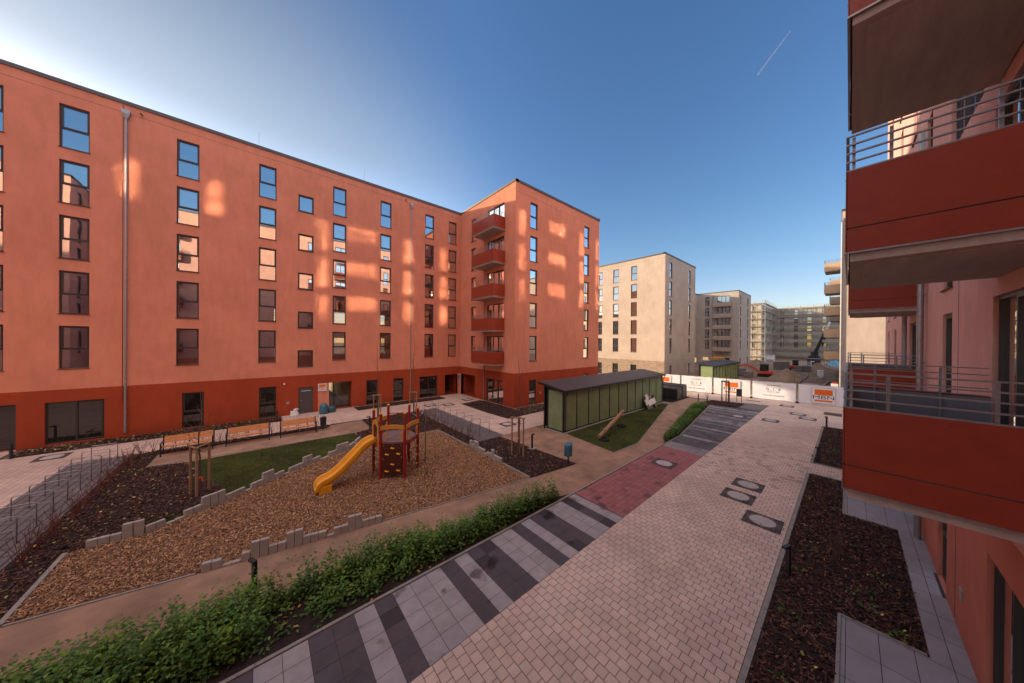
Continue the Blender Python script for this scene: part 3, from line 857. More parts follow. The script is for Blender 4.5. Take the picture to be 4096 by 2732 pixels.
# slab band with dark and light rows, red field in the middle
SL = [[(-12, 4.805), (9.04, 4.805), (9.04, 6.76), (-12, 6.76)], [(16.94, 4.805), (19.5, 4.805), (19.5, 6.72), (16.94, 6.76)], [(19.5, 4.805), (31.9, 4.805), (31.4, 8.25), (19.5, 6.72)]]
PK = [(9.04, 4.805), (16.94, 4.805), (16.94, 6.76), (9.04, 6.76)]
jm = MB()
for P in SL + [PK]: jm.poly([(x, y, .0105) for x, y in ccw(P)])
tag(jm.build('slab_joints', M['joint_dark']), kind='structure')
DARK = {2, 3, 5, 9, 11, 12, 15, 17, 18, 21, -1, -4, -5, -7, -10, -11}
LT, DK = (1.0, .985, .99), (.265, .245, .265)
far_rows = {}
def stripes(x, y, i, j):
    k = math.floor((x + .09) / .395)
    if x < 9.05:
        c = DK if k in DARK else LT
        v = 1.0
        if random.random() < .22 and k in DARK: v = .62
        return tuple(a * v for a in c)
    if k not in far_rows: far_rows[k] = random.choice([.30, .34, .62, .30, .8, .5])
    v = far_rows[k] * random.choice([1, 1, 1, .72, 1.12])
    if 17 < x < 18.0: v = max(v, .75)
    return (v, v * .97, v * .99)
M['slabt'] = mat_rough('slab_square', (.335, .315, .315), .72, .10, 3.5, 90, .2, .002, tint=True, big=.10)
def stain(m):
    nt = m.node_tree; b = nt.nodes['Principled BSDF']
    n = noise(nt, 1.6, 2, .45); old = b.inputs['Base Color'].links[0].from_socket
    nt.links.new(mul(nt, old, ramp2(nt, n, (1, 1, 1), (.42, .38, .38), .60, .665)), b.inputs['Base Color'])
    nt.links.new(ramp2(nt, n, (.8,) * 3, (.45,) * 3, .6, .66), b.inputs['Roughness'])
stain(M['slabt'])
tiles('slab_paving', SL, .395, .391, M['slabt'], .016, bond=0, gap=.009, vary=.06, ox=-.09, oy=4.805, tintf=stripes)
tiles('red_paving', [PK], .197, .195, M['slabt'], .0165, bond=0, gap=.007, vary=.10, ox=9.06, oy=4.805, tintf=lambda x, y, i, j: (.95, .385, .385) if random.random() > .05 else (.72, .31, .31))
# terraces and perimeter strip at the right building
TER = [[(7.0, -1.01), (9.32, -1.01), (9.32, .07), (7.0, .07)], [(14.95, -1.01), (18.4, -1.01), (18.4, .07), (14.95, .07)], [(3, -1.47), (18.45, -1.47), (18.45, -1.01), (3, -1.01)], [(20.08, -1.47), (30, -1.47), (30, -1.01), (20.08, -1.01)]]
jm = MB()
for P in TER: jm.poly([(x, y, .026) for x, y in ccw(P)])
tag(jm.build('terrace_joints', M['joint_dark']), kind='structure')
tiles('terrace_slabs', TER, .81, .42, M['slab'], .032, bond=0, gap=.01, vary=.05, ox=6.84, oy=-1.25, tintf=lambda x, y, i, j: (.9, .9, .95))
# cycle stand areas and striped pad: long slabs with wide joints
RK = [[(-6.6, 9), (-4.85, 9), (-4.85, 23.2), (-6.6, 23.2)], [(9.46, 13.72), (11.24, 13.72), (11.24, 22.9), (9.46, 22.9)]]
PAD = [(31.9, 4.9), (35.3, 4.75), (34.9, 6.35), (31.8, 6.4)]
jm = MB()
for P in RK: jm.poly([(x, y, .0125) for x, y in ccw(P)])
jm.poly([(x, y, .0195) for x, y in ccw(PAD)])
tag(jm.build('cycle_area_joints', M['joint_dark']), kind='structure')
tiles('cycle_area_slabs', RK, .215, 1.2, M['slab'], .02, bond=.4, gap=.035, vary=.09, tintf=lambda x, y, i, j: (.42, .40, .41))
tiles('striped_pad', [PAD], .42, 3.2, M['slab'], .024, bond=0, gap=.06, vary=.05, oy=3.9, tintf=lambda x, y, i, j: (.52, .50, .5))
# gravel paths
GP = [(-45, 9.9), (-4.2, 9.75), (-3.93, 10.98), (-1.09, 10.39), (2.9, 9.66), (7.58, 8.98), (8.66, 8.70), (11.32, 8.35), (10.94, 13.72), (14.0, 13.72), (13.8, 12.9), (14.47, 11.55), (13.96, 7.99), (16.3, 7.86), (28.6, 10.9), (28.9, 12.9), (33.7, 10.9), (33.5, 9.1), (30.1, 9.45), (18.1, 7.1), (16.84, 6.81), (8.95, 6.81), (8.4, 7.05), (4.0, 8.0), (.4, 8.4), (-3.3, 8.9), (-45, 9.0)]
sheet('gravel_path', GP, .004, M['gravel'])
BP = [(-3.88, 20.47), (-2.6, 20.13), (.85, 20.05), (4.45, 19.98), (5.45, 20.3), (5.4, 22.9), (3.5, 22.7), (3.36, 22.25), (-3.85, 22.32)]
sheet('bench_path', BP, .004, M['gravel'])
# kerbs: real edge stones
kb = MB()
def kerb(pts, w=.08, h=.045, step=1.0):
    for i in range(len(pts) - 1):
        a, b = Vector((*pts[i], 0)), Vector((*pts[i + 1], 0)); L = (b - a).length; n = max(1, round(L / step)); d = (b - a) / n
        for k in range(n):
            p, q = a + d * k, a + d * (k + 1); g = d.normalized() * .004
            kb.bar(p + g + Vector((0, 0, h / 2 - .03 + random.uniform(-.002, .002))), q - g + Vector((0, 0, h / 2 - .03)), w, h + .06)
kerb([(-12, 6.81), (16.84, 6.81), (19.5, 6.78), (31.4, 8.32)], .07, .035)
kerb([(-12, 1.16), (18.41, 1.16)], .09, .04); kerb([(20.12, 1.16), (29.5, 1.16)], .09, .04)
kerb([(18.41, 1.1), (18.41, -1.0)], .06, .05); kerb([(20.12, 1.1), (20.12, -1.0)], .06, .05); kerb([(29.46, 1.1), (29.46, -1.0)], .06, .05)
kerb([(-3.95, 13.6), (-3.95, 11.02)], .09, .05); kerb([(-3.9, 10.99), (-1.2, 10.43)], .05, .03); kerb([(2.95, 9.68), (8.6, 8.73)], .05, .03)
kerb([(8.6, 8.78), (8.6, 10.6)], .07, .06); kerb([(8.62, 13.5), (8.6, 17.2)], .06, .05); kerb([(8.55, 17.22), (7.35, 17.22), (4.42, 18.45)], .06, .05)
kerb([(-3.9, 20.43), (4.45, 19.94)], .05, .03); kerb([(16.35, 7.83), (28.6, 10.87)], .05, .02); kerb([(13.96, 7.96), (16.3, 7.83)], .05, .02)
kerb([(7.0, .1), (9.34, .1), (9.34, -.98)], .05, .055); kerb([(14.92, -.98), (14.92, .1), (18.38, .1)], .05, .055)
tag(kb.build('kerb', M['kerb']), kind='structure')

# bed surfaces
BEDS = {
 'left': [(-4.82, 9.9), (-4.0, 10.9), (-4.02, 13.62), (-2.3, 13.72), (-1.8, 14.1), (-1.0, 14.55), (-1.15, 15.9), (-1.5, 16.6), (-2.65, 20.08), (-3.92, 20.42), (-3.9, 22.3), (3.3, 22.2), (3.5, 22.7), (5.4, 22.85), (-4.82, 23.15)],
 'front': [(-9.1, 25.92), (1.1, 25.92), (1.1, 27.35), (-9.1, 27.35)],
 'front2': [(5.95, 25.95), (13.8, 25.95), (13.8, 27.4), (5.95, 27.4)],
 'tree': [(8.66, 8.78), (11.25, 8.4), (10.9, 13.7), (9.44, 13.7), (9.44, 22.9), (5.5, 22.9), (5.5, 20.3), (4.5, 19.9), (4.15, 18.55), (7.38, 17.3), (8.66, 17.25)],
 'wing': [(13.7, 22.9), (15.9, 23.2), (16.2, 22.6), (16.2, 18.5), (19.9, 18.4), (28.8, 18.4), (28.8, 16.4), (13.8, 16.4), (13.65, 18.8)],
 'right': [(2, -1.0), (7.0, -1.0), (7.0, .12), (9.37, .12), (9.37, -1.0), (14.9, -1.0), (14.9, .12), (18.36, .12), (18.36, 1.1), (2, 1.1)],
 'right2': [(20.16, -1.0), (29.4, -1.0), (29.4, 1.1), (20.16, 1.1)],
 'far': [(31.95, 6.45), (34.5, 6.4), (33.85, 8.85), (31.6, 9.3), (31.4, 8.4)],
}
for n_, P in BEDS.items(): sheet('mulch_bed', P, .0285 if n_ in ('wing', 'front', 'front2', 'far') else .0065, M['soil'])
HEDGE = [(-12, 6.86), (8.9, 6.86), (8.4, 7.02), (4.0, 8.0), (.4, 8.4), (-3.3, 8.95), (-12, 9.4)]
HEDGE2 = [(17.3, 6.86), (19.5, 6.85), (31.2, 8.42), (30.1, 9.4), (18.2, 7.1)]
sheet('hedge_bed', HEDGE, .0085, M['soil']); sheet('hedge_bed', HEDGE2, .0085, M['soil'])
CHIP = [(-3.9, 13.6), (-3.9, 11.03), (-1.1, 10.46), (2.95, 9.72), (8.55, 8.78), (8.55, 17.18), (7.33, 17.18), (4.42, 18.42), (3.55, 17.05), (2.57, 16.7), (1.45, 16.05), (.22, 15.25), (-.5, 14.72), (-1.0, 14.38), (-1.8, 13.98), (-2.6, 13.56)]
sheet('woodchip_ground', CHIP, .0075, M['chipbase'])
G1 = [(-2.62, 20.05), (-1.48, 16.6), (-1.12, 15.9), (-.98, 14.55), (-.5, 14.85), (.22, 15.4), (1.45, 16.2), (2.57, 16.85), (3.45, 17.2), (4.35, 18.5), (4.35, 19.9), (.85, 19.98)]
G2 = [(14.5, 11.5), (14.0, 8.03), (16.3, 7.9), (28.5, 10.95), (28.4, 11.5)]
G3 = [(-3.6, 13.68), (-2.3, 13.74), (-1.8, 14.1), (-1.9, 14.5), (-3.5, 14.0)]
for P in (G1, G2, G3): sheet('lawn_ground', P, .0095, M['grassbase'])

# ----------------------------------------------------------------- scattered ground cover
def pts_in(P, n):
    xs = [p[0] for p in P]; ys = [p[1] for p in P]
    out = np.zeros((0, 2))
    Pn = np.array(P)
    while len(out) < n:
        q = rng.uniform((min(xs), min(ys)), (max(xs), max(ys)), (n * 2, 2))
        r = np.zeros(len(q), bool); j = len(Pn) - 1
        for i in range(len(Pn)):
            c = ((Pn[i, 1] > q[:, 1]) != (Pn[j, 1] > q[:, 1])) & (q[:, 0] < (Pn[j, 0] - Pn[i, 0]) * (q[:, 1] - Pn[i, 1]) / (Pn[j, 1] - Pn[i, 1] + 1e-12) + Pn[i, 0])
            r ^= c; j = i
        out = np.vstack([out, q[r]])
    return out[:n]

def flakes(name, P, n, l, w, mat, z0, z1, palette, tilt=.45, kindtag='stuff', label=None, cat=None, near=None):
    """small flat flakes lying at random"""
    Q = np.vstack([pts_in(p, k) for p, k in (P if isinstance(P[0][0], (list, tuple)) and isinstance(P[0][0][0], (list, tuple)) else [(P, n)])])
    n = len(Q)
    a = rng.uniform(0, 2 * np.pi, n); ti = rng.normal(0, tilt, n); tj = rng.normal(0, tilt * .7, n)
    L = rng.uniform(l[0], l[1], n) / 2; W = rng.uniform(w[0], w[1], n) / 2
    ux = np.stack([np.cos(a) * np.cos(ti), np.sin(a) * np.cos(ti), np.sin(ti)], 1)
    vx = np.stack([-np.sin(a) * np.cos(tj), np.cos(a) * np.cos(tj), np.sin(tj)], 1)
    c = np.concatenate([Q, rng.uniform(z0, z1, n)[:, None]], 1)
    V = np.stack([c - ux * L[:, None] - vx * W[:, None] * .7, c + ux * L[:, None] - vx * W[:, None], c + ux * L[:, None] * .9 + vx * W[:, None], c - ux * L[:, None] + vx * W[:, None] * .8], 1).reshape(-1, 3)
    pal = np.array(palette)
    t = pal[rng.integers(0, len(pal), n)] * rng.uniform(.7, 1.25, n)[:, None]
    t = np.repeat(t, 4, 0)
    F = np.arange(4 * n).reshape(n, 4)
    o = np_mesh(name, V, F, M[mat] if isinstance(mat, str) else mat, t)
    return tag(o, label, cat, kind=kindtag)

flakes('wood_chips', CHIP, 84000, (.028, .085), (.010, .028), 'chips', .012, .05, [(1, 1, 1), (.78, .72, .66), (.55, .48, .42), (1.25, 1.2, 1.1), (.35, .3, .28), (.9, .75, .6)], label='loose orange brown wood chips filling the play area', cat='wood chips')
A_ = lambda P: abs(sum(P[i][0] * P[(i + 1) % len(P)][1] - P[(i + 1) % len(P)][0] * P[i][1] for i in range(len(P)))) / 2
PALB = [(1, 1, 1), (.6, .5, .5), (1.7, 1.5, 1.3), (.35, .3, .3), (2.4, 1.9, 1.6), (.8, .6, .55), (.5, .4, .4)]
flakes('bark_mulch', BEDS['right'], 17000, (.04, .12), (.014, .04), 'bark', .014, .05, PALB, label='dark bark mulch in the nearest bed along the right building', cat='bark mulch')
flakes('bark_mulch', BEDS['right2'], 7000, (.04, .12), (.014, .04), 'bark', .014, .05, PALB, label='dark bark mulch in the bed beyond the crossing path at the right building', cat='bark mulch')
flakes('bark_mulch', BEDS['left'], 13000, (.04, .12), (.014, .04), 'bark', .014, .045, PALB, label='dark mulch between the left cycle stands and the play area', cat='bark mulch')
flakes('bark_mulch', BEDS['tree'], 12000, (.04, .12), (.014, .04), 'bark', .014, .045, PALB, label='dark mulch around the staked tree beside the blue wrapped bin', cat='bark mulch')
flakes('bark_mulch', BEDS['wing'], 8000, (.05, .12), (.016, .04), 'bark', .036, .06, PALB, label='dark mulch at the foot of the salmon corner wing', cat='bark mulch')
flakes('bark_mulch', BEDS['front'], 6000, (.05, .12), (.016, .04), 'bark', .036, .06, PALB, label='dark mulch strip against the dark red ground floor behind the benches', cat='bark mulch')
flakes('bark_mulch', BEDS['front2'], 3500, (.05, .12), (.016, .04), 'bark', .036, .06, PALB, label='dark mulch strip against the wall right of the main entrance', cat='bark mulch')
flakes('bark_mulch', BEDS['far'], 2500, (.05, .12), (.016, .04), 'bark', .036, .06, PALB, label='dark mulch under the staked tree in front of the printed fence', cat='bark mulch')
PALL = [(.8, .85, 1.0), (.6, .75, .6), (.9, .6, .5), (.4, .5, .35), (1.2, 1.2, 1.6), (.6, .35, .3)]
flakes('fallen_leaves', BEDS['left'], 300, (.04, .09), (.025, .055), 'litter', .05, .075, PALL, .3, label='yellow green leaves lying on the mulch beside the left cycle stands', cat='fallen leaves')
flakes('fallen_leaves', BEDS['tree'], 230, (.04, .09), (.025, .055), 'litter', .05, .07, PALL, .3, label='yellowish leaves scattered on the mulch behind the play tower', cat='fallen leaves')
flakes('fallen_leaves', BEDS['front'], 380, (.05, .11), (.035, .07), 'litter', .06, .08, PALL, .3, label='pale leaves on the mulch strip behind the benches', cat='fallen leaves')
flakes('fallen_leaves', [(15.6, 16.45), (28, 16.45), (28, 18.2), (15.6, 18.2)], 420, (.05, .11), (.04, .07), 'litter', .06, .085, PALL, .3, label='bright leaves on the mulch between the corner wing and the green shed', cat='fallen leaves')
flakes('fallen_leaves', BEDS['right'], 80, (.03, .07), (.02, .05), 'litter', .05, .07, [(.7, .8, .4), (1, .6, .3), (1.3, 1.2, 1)], .4, label='a few green and yellow leaves on the mulch at the right building', cat='fallen leaves')
flakes('fallen_leaves', HEDGE, 260, (.05, .10), (.03, .06), 'litter', .03, .06, [(.9, .45, .25), (1, .8, .4), (.6, .35, .2)], .3, label='brown leaves under the green planting strip', cat='fallen leaves')

def blades(name, P, n, h, w, mat, z, palette, label):
    Q = pts_in(P, n); a = rng.uniform(0, 2 * np.pi, n); H = rng.uniform(h[0], h[1], n); W = w * rng.uniform(.7, 1.3, n)
    lean = rng.uniform(.2, 1.1, n) * H; b = rng.uniform(0, 2 * np.pi, n)
    c = np.concatenate([Q, np.full((n, 1), z)], 1)
    d = np.stack([np.cos(a), np.sin(a), np.zeros(n)], 1) * W[:, None]
    top = c + np.stack([np.cos(b) * lean, np.sin(b) * lean, H], 1)
    V = np.stack([c - d, c + d, top], 1).reshape(-1, 3)
    pal = np.array(palette); t = np.repeat(pal[rng.integers(0, len(pal), n)] * rng.uniform(.7, 1.2, n)[:, None], 3, 0)
    # patchy colour
    k = .78 + .3 * np.sin(Q[:, 0] * 2.1 + np.sin(Q[:, 1] * 1.7)) * np.sin(Q[:, 1] * 1.3 + Q[:, 0] * .4)
    t *= np.repeat(k, 3)[:, None]
    return tag(np_mesh(name, V, np.arange(3 * n).reshape(n, 3), M[mat], t), label, 'grass', kind='stuff')
GR = [(1, 1, 1), (.8, .9, .6), (1.3, 1.1, .7), (.6, .75, .45), (1.2, .95, .6)]
blades('grass', G1, 46000, (.02, .06), .006, 'grass', .01, GR, 'short thin grass between the benches and the play area')
blades('grass', G2, 42000, (.02, .06), .007, 'grass', .01, GR, 'short patchy grass around the seesaw in front of the green shed')
blades('grass', G3, 5000, (.02, .06), .006, 'grass', .01, GR, 'narrow strip of grass behind the left end of the stone edging')

def green_strip(name, P, nplants, hmax, label, cat, core=None):
    """many young leafy plants: stems with lobed leaves; one object nobody could count"""
    Q = pts_in(P, nplants)
    V, F, T = [], [], []
    dens = np.sin(Q[:, 0] * 1.1) * np.sin(Q[:, 1] * 2.3 + Q[:, 0] * .5)
    for i, (x, y) in enumerate(Q):
        if hmax > .4 and (dens[i] < -.45 and random.random() < .45 or math.hypot(x - .5, y - 7.4) < .55): continue
        hgt = hmax * random.uniform(.3, 1.0) * (1 + .35 * dens[i])
        hue = random.choice([(1, 1, 1), (.8, .95, .8), (1.15, 1.1, .8), (.65, .85, .75), (1.3, 1.15, .5)])
        if random.random() < .02: hue = (2.4, 1.5, .5)
        if hmax > .4 and random.random() < .06: hgt *= 1.35
        nl = int(7 + hgt * 22)
        lx, ly = random.uniform(-.12, .12), random.uniform(-.12, .12)
        for k in range(nl):
            f = (k + .6) / nl
            z = .02 + hgt * f
            a = random.uniform(0, 2 * math.pi); rad = random.uniform(.02, .11) * (1.2 - .6 * f)
            cx, cy = x + lx * f + math.cos(a) * rad, y + ly * f + math.sin(a) * rad
            ln = random.uniform(.05, .125) * (1.15 - .45 * f); wd = ln * random.uniform(.45, .7)
            el = random.uniform(-.5, .55)
            dx = Vector((math.cos(a) * math.cos(el), math.sin(a) * math.cos(el), math.sin(el)))
            sx = Vector((-math.sin(a), math.cos(a), random.uniform(-.5, .5))).normalized()
            c = Vector((cx, cy, z)); b0 = len(V)
            up = dx.cross(sx) * (wd * .25)
            V += [c, c + dx * ln * .55 + sx * wd * .5 + up, c + dx * ln, c + dx * ln * .55 - sx * wd * .5 + up]
            F.append((b0, b0 + 1, b0 + 2, b0 + 3))
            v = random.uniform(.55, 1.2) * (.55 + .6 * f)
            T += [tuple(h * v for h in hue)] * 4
    o = np_mesh(name, np.array([tuple(v) for v in V]), np.array(F), M['leaf'], np.array(T))
    return tag(o, label, cat, kind='stuff')
HP = [(-12, 7.0), (8.7, 7.0), (8.3, 7.05), (4.0, 7.9), (.4, 8.25), (-3.3, 8.75), (-12, 9.2)]
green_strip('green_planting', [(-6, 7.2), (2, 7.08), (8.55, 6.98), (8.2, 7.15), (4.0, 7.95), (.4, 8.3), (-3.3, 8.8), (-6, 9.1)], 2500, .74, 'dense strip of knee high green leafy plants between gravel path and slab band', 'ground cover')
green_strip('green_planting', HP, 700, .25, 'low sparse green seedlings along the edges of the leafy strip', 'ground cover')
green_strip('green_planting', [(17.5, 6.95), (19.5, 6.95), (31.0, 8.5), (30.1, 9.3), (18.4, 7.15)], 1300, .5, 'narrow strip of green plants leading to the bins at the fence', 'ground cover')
green_strip('weeds', BEDS['right'], 34, .13, 'tiny green seedlings in the nearest mulch bed', 'weeds')
green_strip('weeds', BEDS['right2'], 20, .15, 'tiny green seedlings in the far mulch bed at the right', 'weeds')
# ================================================================= things in the courtyard
PZ = .03
# ---- play tower
def arc_board(mb, p0, p1, z0, z1, sag, t=.02, n=8):
    """board between two posts, bowed upward"""
    p0, p1 = Vector((*p0, 0)), Vector((*p1, 0)); d = (p1 - p0).normalized(); s = Vector((-d.y, d.x, 0)) * t
    V = []
    for i in range(n + 1):
        f = i / n; c = p0.lerp(p1, f); zz = sag * math.sin(math.pi * f)
        for sd in (-1, 1):
            V += [c + s * sd + Vector((0, 0, z0 + zz)), c + s * sd + Vector((0, 0, z1 + zz))]
    F = []
    for i in range(n):
        a = i * 4; b = a + 4
        F += [(a, a+1, b+1, b), (a+2, b+2, b+3, a+3), (a+1, a+3, b+3, b+1), (a, b, b+2, a+2)]
    F += [(0, 2, 3, 1), (n*4, n*4+1, n*4+3, n*4+2)]
    mb.add(V, F)
HX = {'A': (3.74, 13.58), 'B': (3.76, 12.66), 'C': (4.56, 12.12), 'E': (5.38, 12.74), 'D': (5.33, 13.62), 'F': (4.54, 14.16)}
pt = site('play_tower', (4.55, 13.14, 0), 'red posted play tower with orange slide, climbing wall and rope net on wood chips', 'play tower')
for k, (x, y) in HX.items():
    o = MB().cyl((x, y, -.1), (x, y, 2.70), .058, 16).build('post', M['redpost'], pt, smooth=False)
    MB().lathe([(.061, 0), (.061, .03), (.045, .055), (.01, .062)], (x, y, 2.70), 16).build('post_cap', M['yellow'], o)
cen = Vector((4.55, 13.14, 0))
hexp = [HX[k] for k in 'ABCEDF']
dk = MB(); dk.prism([(cen.x + (x - cen.x) * .98, cen.y + (y - cen.y) * .98) for x, y in ccw(hexp)], 1.46, 1.52)
dko = dk.build('deck', M['deckboard'], pt)
rb = MB()
for i in range(6):
    a, b = hexp[i], hexp[(i + 1) % 6]; rb.bar((*a, 1.41), (*b, 1.41), .04, .10)
rb.build('deck_frame', M['redpost'], pt)
sm = MB(); sm.bar((HX['B'][0] + .05, HX['B'][1] + .02, 1.5212), (HX['D'][0] - .05, HX['D'][1] - .02, 1.5212), .012, .006); sm.build('board_joint', M['black'], dko)
def lerp2(a, b, f): return (a[0] + (b[0] - a[0]) * f, a[1] + (b[1] - a[1]) * f)
def off2(a, b, d):
    v = Vector((b[0] - a[0], b[1] - a[1])).normalized(); return (v.y * d, -v.x * d)
for a, b in (('B', 'C'), ('C', 'E'), ('A', 'F')):
    m = MB(); pa, pb = HX[a], HX[b]
    ox, oy = (pa[0] + pb[0]) / 2 - cen.x, (pa[1] + pb[1]) / 2 - cen.y; l = math.hypot(ox, oy); ox, oy = ox / l * .055, oy / l * .055
    arc_board(m, (pa[0] + ox, pa[1] + oy), (pb[0] + ox, pb[1] + oy), 2.04, 2.21, .055)
    o = m.build('guard_board', M['ochre'], pt)
    s_ = MB()
    for f in (.04, .96):
        for z in (2.09, 2.17):
            q = lerp2(pa, pb, f); s_.cyl((q[0] + ox * 1.3, q[1] + oy * 1.3, z), (q[0] + ox * 1.6, q[1] + oy * 1.6, z), .012, 6)
    s_.build('bolt', M['rust'], o)
# arch board at the slide entrance
def plate(mb, origin, u, n, outline, hole, t=.02):
    """flat plate with outline and hole as matching point rings (lists of (s,z))"""
    o, u, n = Vector(origin), Vector(u), Vector(n); k = len(outline); V = []
    for d in (-t / 2, t / 2):
        V += [o + u * s + n * d + Vector((0, 0, z)) for s, z in outline]
        V += [o + u * s + n * d + Vector((0, 0, z)) for s, z in hole]
    F = []
    for i in range(k):
        j = (i + 1) % k
        F += [(i, j, k + j, k + i), (2*k + i, 3*k + i, 3*k + j, 2*k + j), (i, 2*k + i, 2*k + j, j), (k + i, k + j, 3*k + j, 3*k + i)]
    mb.add(V, F)
W = .46
out = [(-W, 1.30), (-W, 1.55), (-W, 1.8), (-W * .97, 2.05)] + [(-W * .95 * math.cos(t), 2.12 + .26 * math.sin(t)) for t in np.linspace(.25, math.pi - .25, 9)] + [(W * .97, 2.05), (W, 1.8), (W, 1.55), (W, 1.30)]
w2_ = .27
hol = [(-w2_, 1.50), (-w2_, 1.62), (-w2_, 1.8), (-w2_, 1.95)] + [(-w2_ * math.cos(t), 2.0 + .21 * math.sin(t)) for t in np.linspace(.2, math.pi - .2, 9)] + [(w2_, 1.95), (w2_, 1.8), (w2_, 1.62), (w2_, 1.50)]
m = MB(); plate(m, (3.68, 13.12, 0), (0, -1, 0), (-1, 0, 0), out, hol); m.build('entrance_arch', M['ochre'], pt)
# D-shaped grips
for q, d in (((3.83, 12.58), (.8, -.55)), ((4.50, 12.10), (-.8, .55)), ((4.66, 12.16), (.8, .6)), ((5.34, 12.66), (-.8, -.6)), ((4.5, 14.1), (-.8, -.55))):
    dv = Vector((*d, 0)).normalized(); m = MB(); p0 = Vector((*q, 0)) + dv * .04
    m.tube([p0 + Vector((0, 0, 1.56)), p0 + dv * .07 + Vector((0, 0, 1.60)), p0 + dv * .10 + Vector((0, 0, 1.72)), p0 + dv * .10 + Vector((0, 0, 1.80)), p0 + dv * .07 + Vector((0, 0, 1.92)), p0 + Vector((0, 0, 1.96))], .017, 8)
    m.bar(p0 + Vector((0, 0, 1.54)), p0 + Vector((0, 0, 1.98)), .03, .03)
    m.build('grip', M['ochre'], pt)
# climbing wall B-C
pa, pb = Vector((*HX['B'], 0)), Vector((*HX['C'], 0)); d = (pb - pa).normalized(); nn = Vector((d.y, -d.x, 0)); nn = nn if nn.dot(cen - pa) < 0 else -nn
m = MB(); m.obox((pa + pb) / 2 + nn * .03 + Vector((0, 0, .83)), d * ((pb - pa).length / 2 - .065), nn * .012, Vector((0, 0, .64)))
cw = m.build('climbing_wall', M['maroon'], pt)
Lw = (pb - pa).length
def at_wall(f, z, e=.05): return pa + d * (Lw * f) + nn * e + Vector((0, 0, z))
for f, z in ((.50, 1.29), (.27, 1.04), (.74, 1.05), (.50, .62), (.27, .34), (.74, .36)):
    m = MB()
    m.tube([at_wall(f - .085, z - .015, .045), at_wall(f - .05, z + .015, .06), at_wall(f, z - .005, .07), at_wall(f + .05, z - .025, .06), at_wall(f + .085, z + .012, .045)], [.018, .03, .034, .03, .018], 10)
    m.build('climbing_hold', M['yellow'], cw, smooth=True)
for f, z in ((.13, 1.4), (.5, 1.42), (.86, 1.4), (.12, .88), (.12, .82), (.87, .87), (.87, .93), (.12, .25), (.87, .27)):
    MB().cyl(at_wall(f, z, .03), at_wall(f, z, .05), .014, 8).build('bolt', M['yellow'], cw)
m = MB()
for f, z in ((.25, 1.28), (.76, 1.29), (.5, 1.03), (.26, .61), (.77, .63)):
    for i in range(4): c = at_wall(f + random.uniform(-.06, .06), z + random.uniform(-.012, .012), .043); m.obox(c, d * .014, nn * .0015, Vector((0, 0, .005)))
m.build('faint_mark', M['greyprint'], cw)
# slide: a trough along -x
prof = [(3.70, 1.52), (3.50, 1.50), (3.30, 1.42), (3.0, 1.15), (2.75, .90), (2.5, .68), (2.28, .52), (2.1, .42), (1.95, .37), (1.8, .34), (1.68, .30), (1.60, .22), (1.57, .05)]
def trough(prof, yc0, yc1):
    m = MB(); V = []; n = len(prof)
    sec = [(-.30, -.06), (-.30, .20), (-.27, .22), (-.235, .20), (-.20, .05), (-.12, 0), (0, -.012), (.12, 0), (.20, .05), (.235, .20), (.27, .22), (.30, .20), (.30, -.06), (.15, -.07), (0, -.08), (-.15, -.07)]
    for i, (x, z) in enumerate(prof):
        a, b = prof[max(i - 1, 0)], prof[min(i + 1, n - 1)]
        t = Vector((b[0] - a[0], 0, b[1] - a[1])).normalized(); nv = Vector((-t.z, 0, t.x)); nv = nv if nv.z > 0 or abs(nv.z) < .3 and nv.x < 0 else -nv
        if i == n - 1: nv = Vector((-1, 0, 0))
        f = i / (n - 1); yc = yc0 + (yc1 - yc0) * f
        sh = 1 if i < n - 3 else (.85 if i == n - 3 else (.6 if i == n - 2 else .25))
        for (s, h) in sec:
            V.append(Vector((x, yc + s, z)) + nv * (h * (sh if h > 0 else 1)))
    k = len(sec); F = []
    for i in range(n - 1):
        for j in range(k):
            F.append((i*k + j, i*k + (j+1) % k, (i+1)*k + (j+1) % k, (i+1)*k + j))
    F += [tuple(range(k - 1, -1, -1)), tuple((n-1)*k + j for j in range(k))]
    return m.add(V, F)
o = trough(prof, 13.12, 12.98).build('slide', M['yellow'], pt, smooth=True)
sb = o.modifiers.new('sub', 'SUBSURF'); sb.levels = sb.render_levels = 1
m = MB(); m.box(1.62, 2.05, 12.72, 13.24, -.05, .30); m.build('slide_foot', M['yellow'], o, bevel=.03)
# arched ladder F-D, fire pole and rope net
m = MB()
pf, pd = Vector((*HX['F'], 0)), Vector((*HX['D'], 0))
m.tube([pf + Vector((0, 0, 2.32)), pd + Vector((0, 0, 2.34))], .02, 8)
out_ = Vector((.55, .83, 0)) * .35
m.tube([pf.lerp(pd, .5) + Vector((0, 0, 2.32)), pf.lerp(pd, .25) + Vector((0, 0, 2.2)) + out_ * .3, pf.lerp(pd, .12) + out_ + Vector((0, 0, 1.9)), pf.lerp(pd, .15) + out_ * 1.5 + Vector((0, 0, 1.2)), pf.lerp(pd, .15) + out_ * 2.2 + Vector((0, 0, 0))], .018, 8)
m.tube([pf.lerp(pd, .9) + out_ * .2 + Vector((0, 0, 1.6)), pf.lerp(pd, .8) + out_ * 1.3 + Vector((0, 0, 1.3)), pf.lerp(pd, .75) + out_ * 2.2 + Vector((0, 0, 0))], .018, 8)
for f, z in ((.9, 1.1), (1.3, .8), (1.7, .5), (2.0, .25)): m.tube([pf.lerp(pd, .14) + out_ * (f + .6) + Vector((0, 0, z)), pf.lerp(pd, .78) + out_ * (f + .4) + Vector((0, 0, z))], .014, 8)
m.build('arched_ladder', M['redpost'], pt, smooth=True)
m = MB()
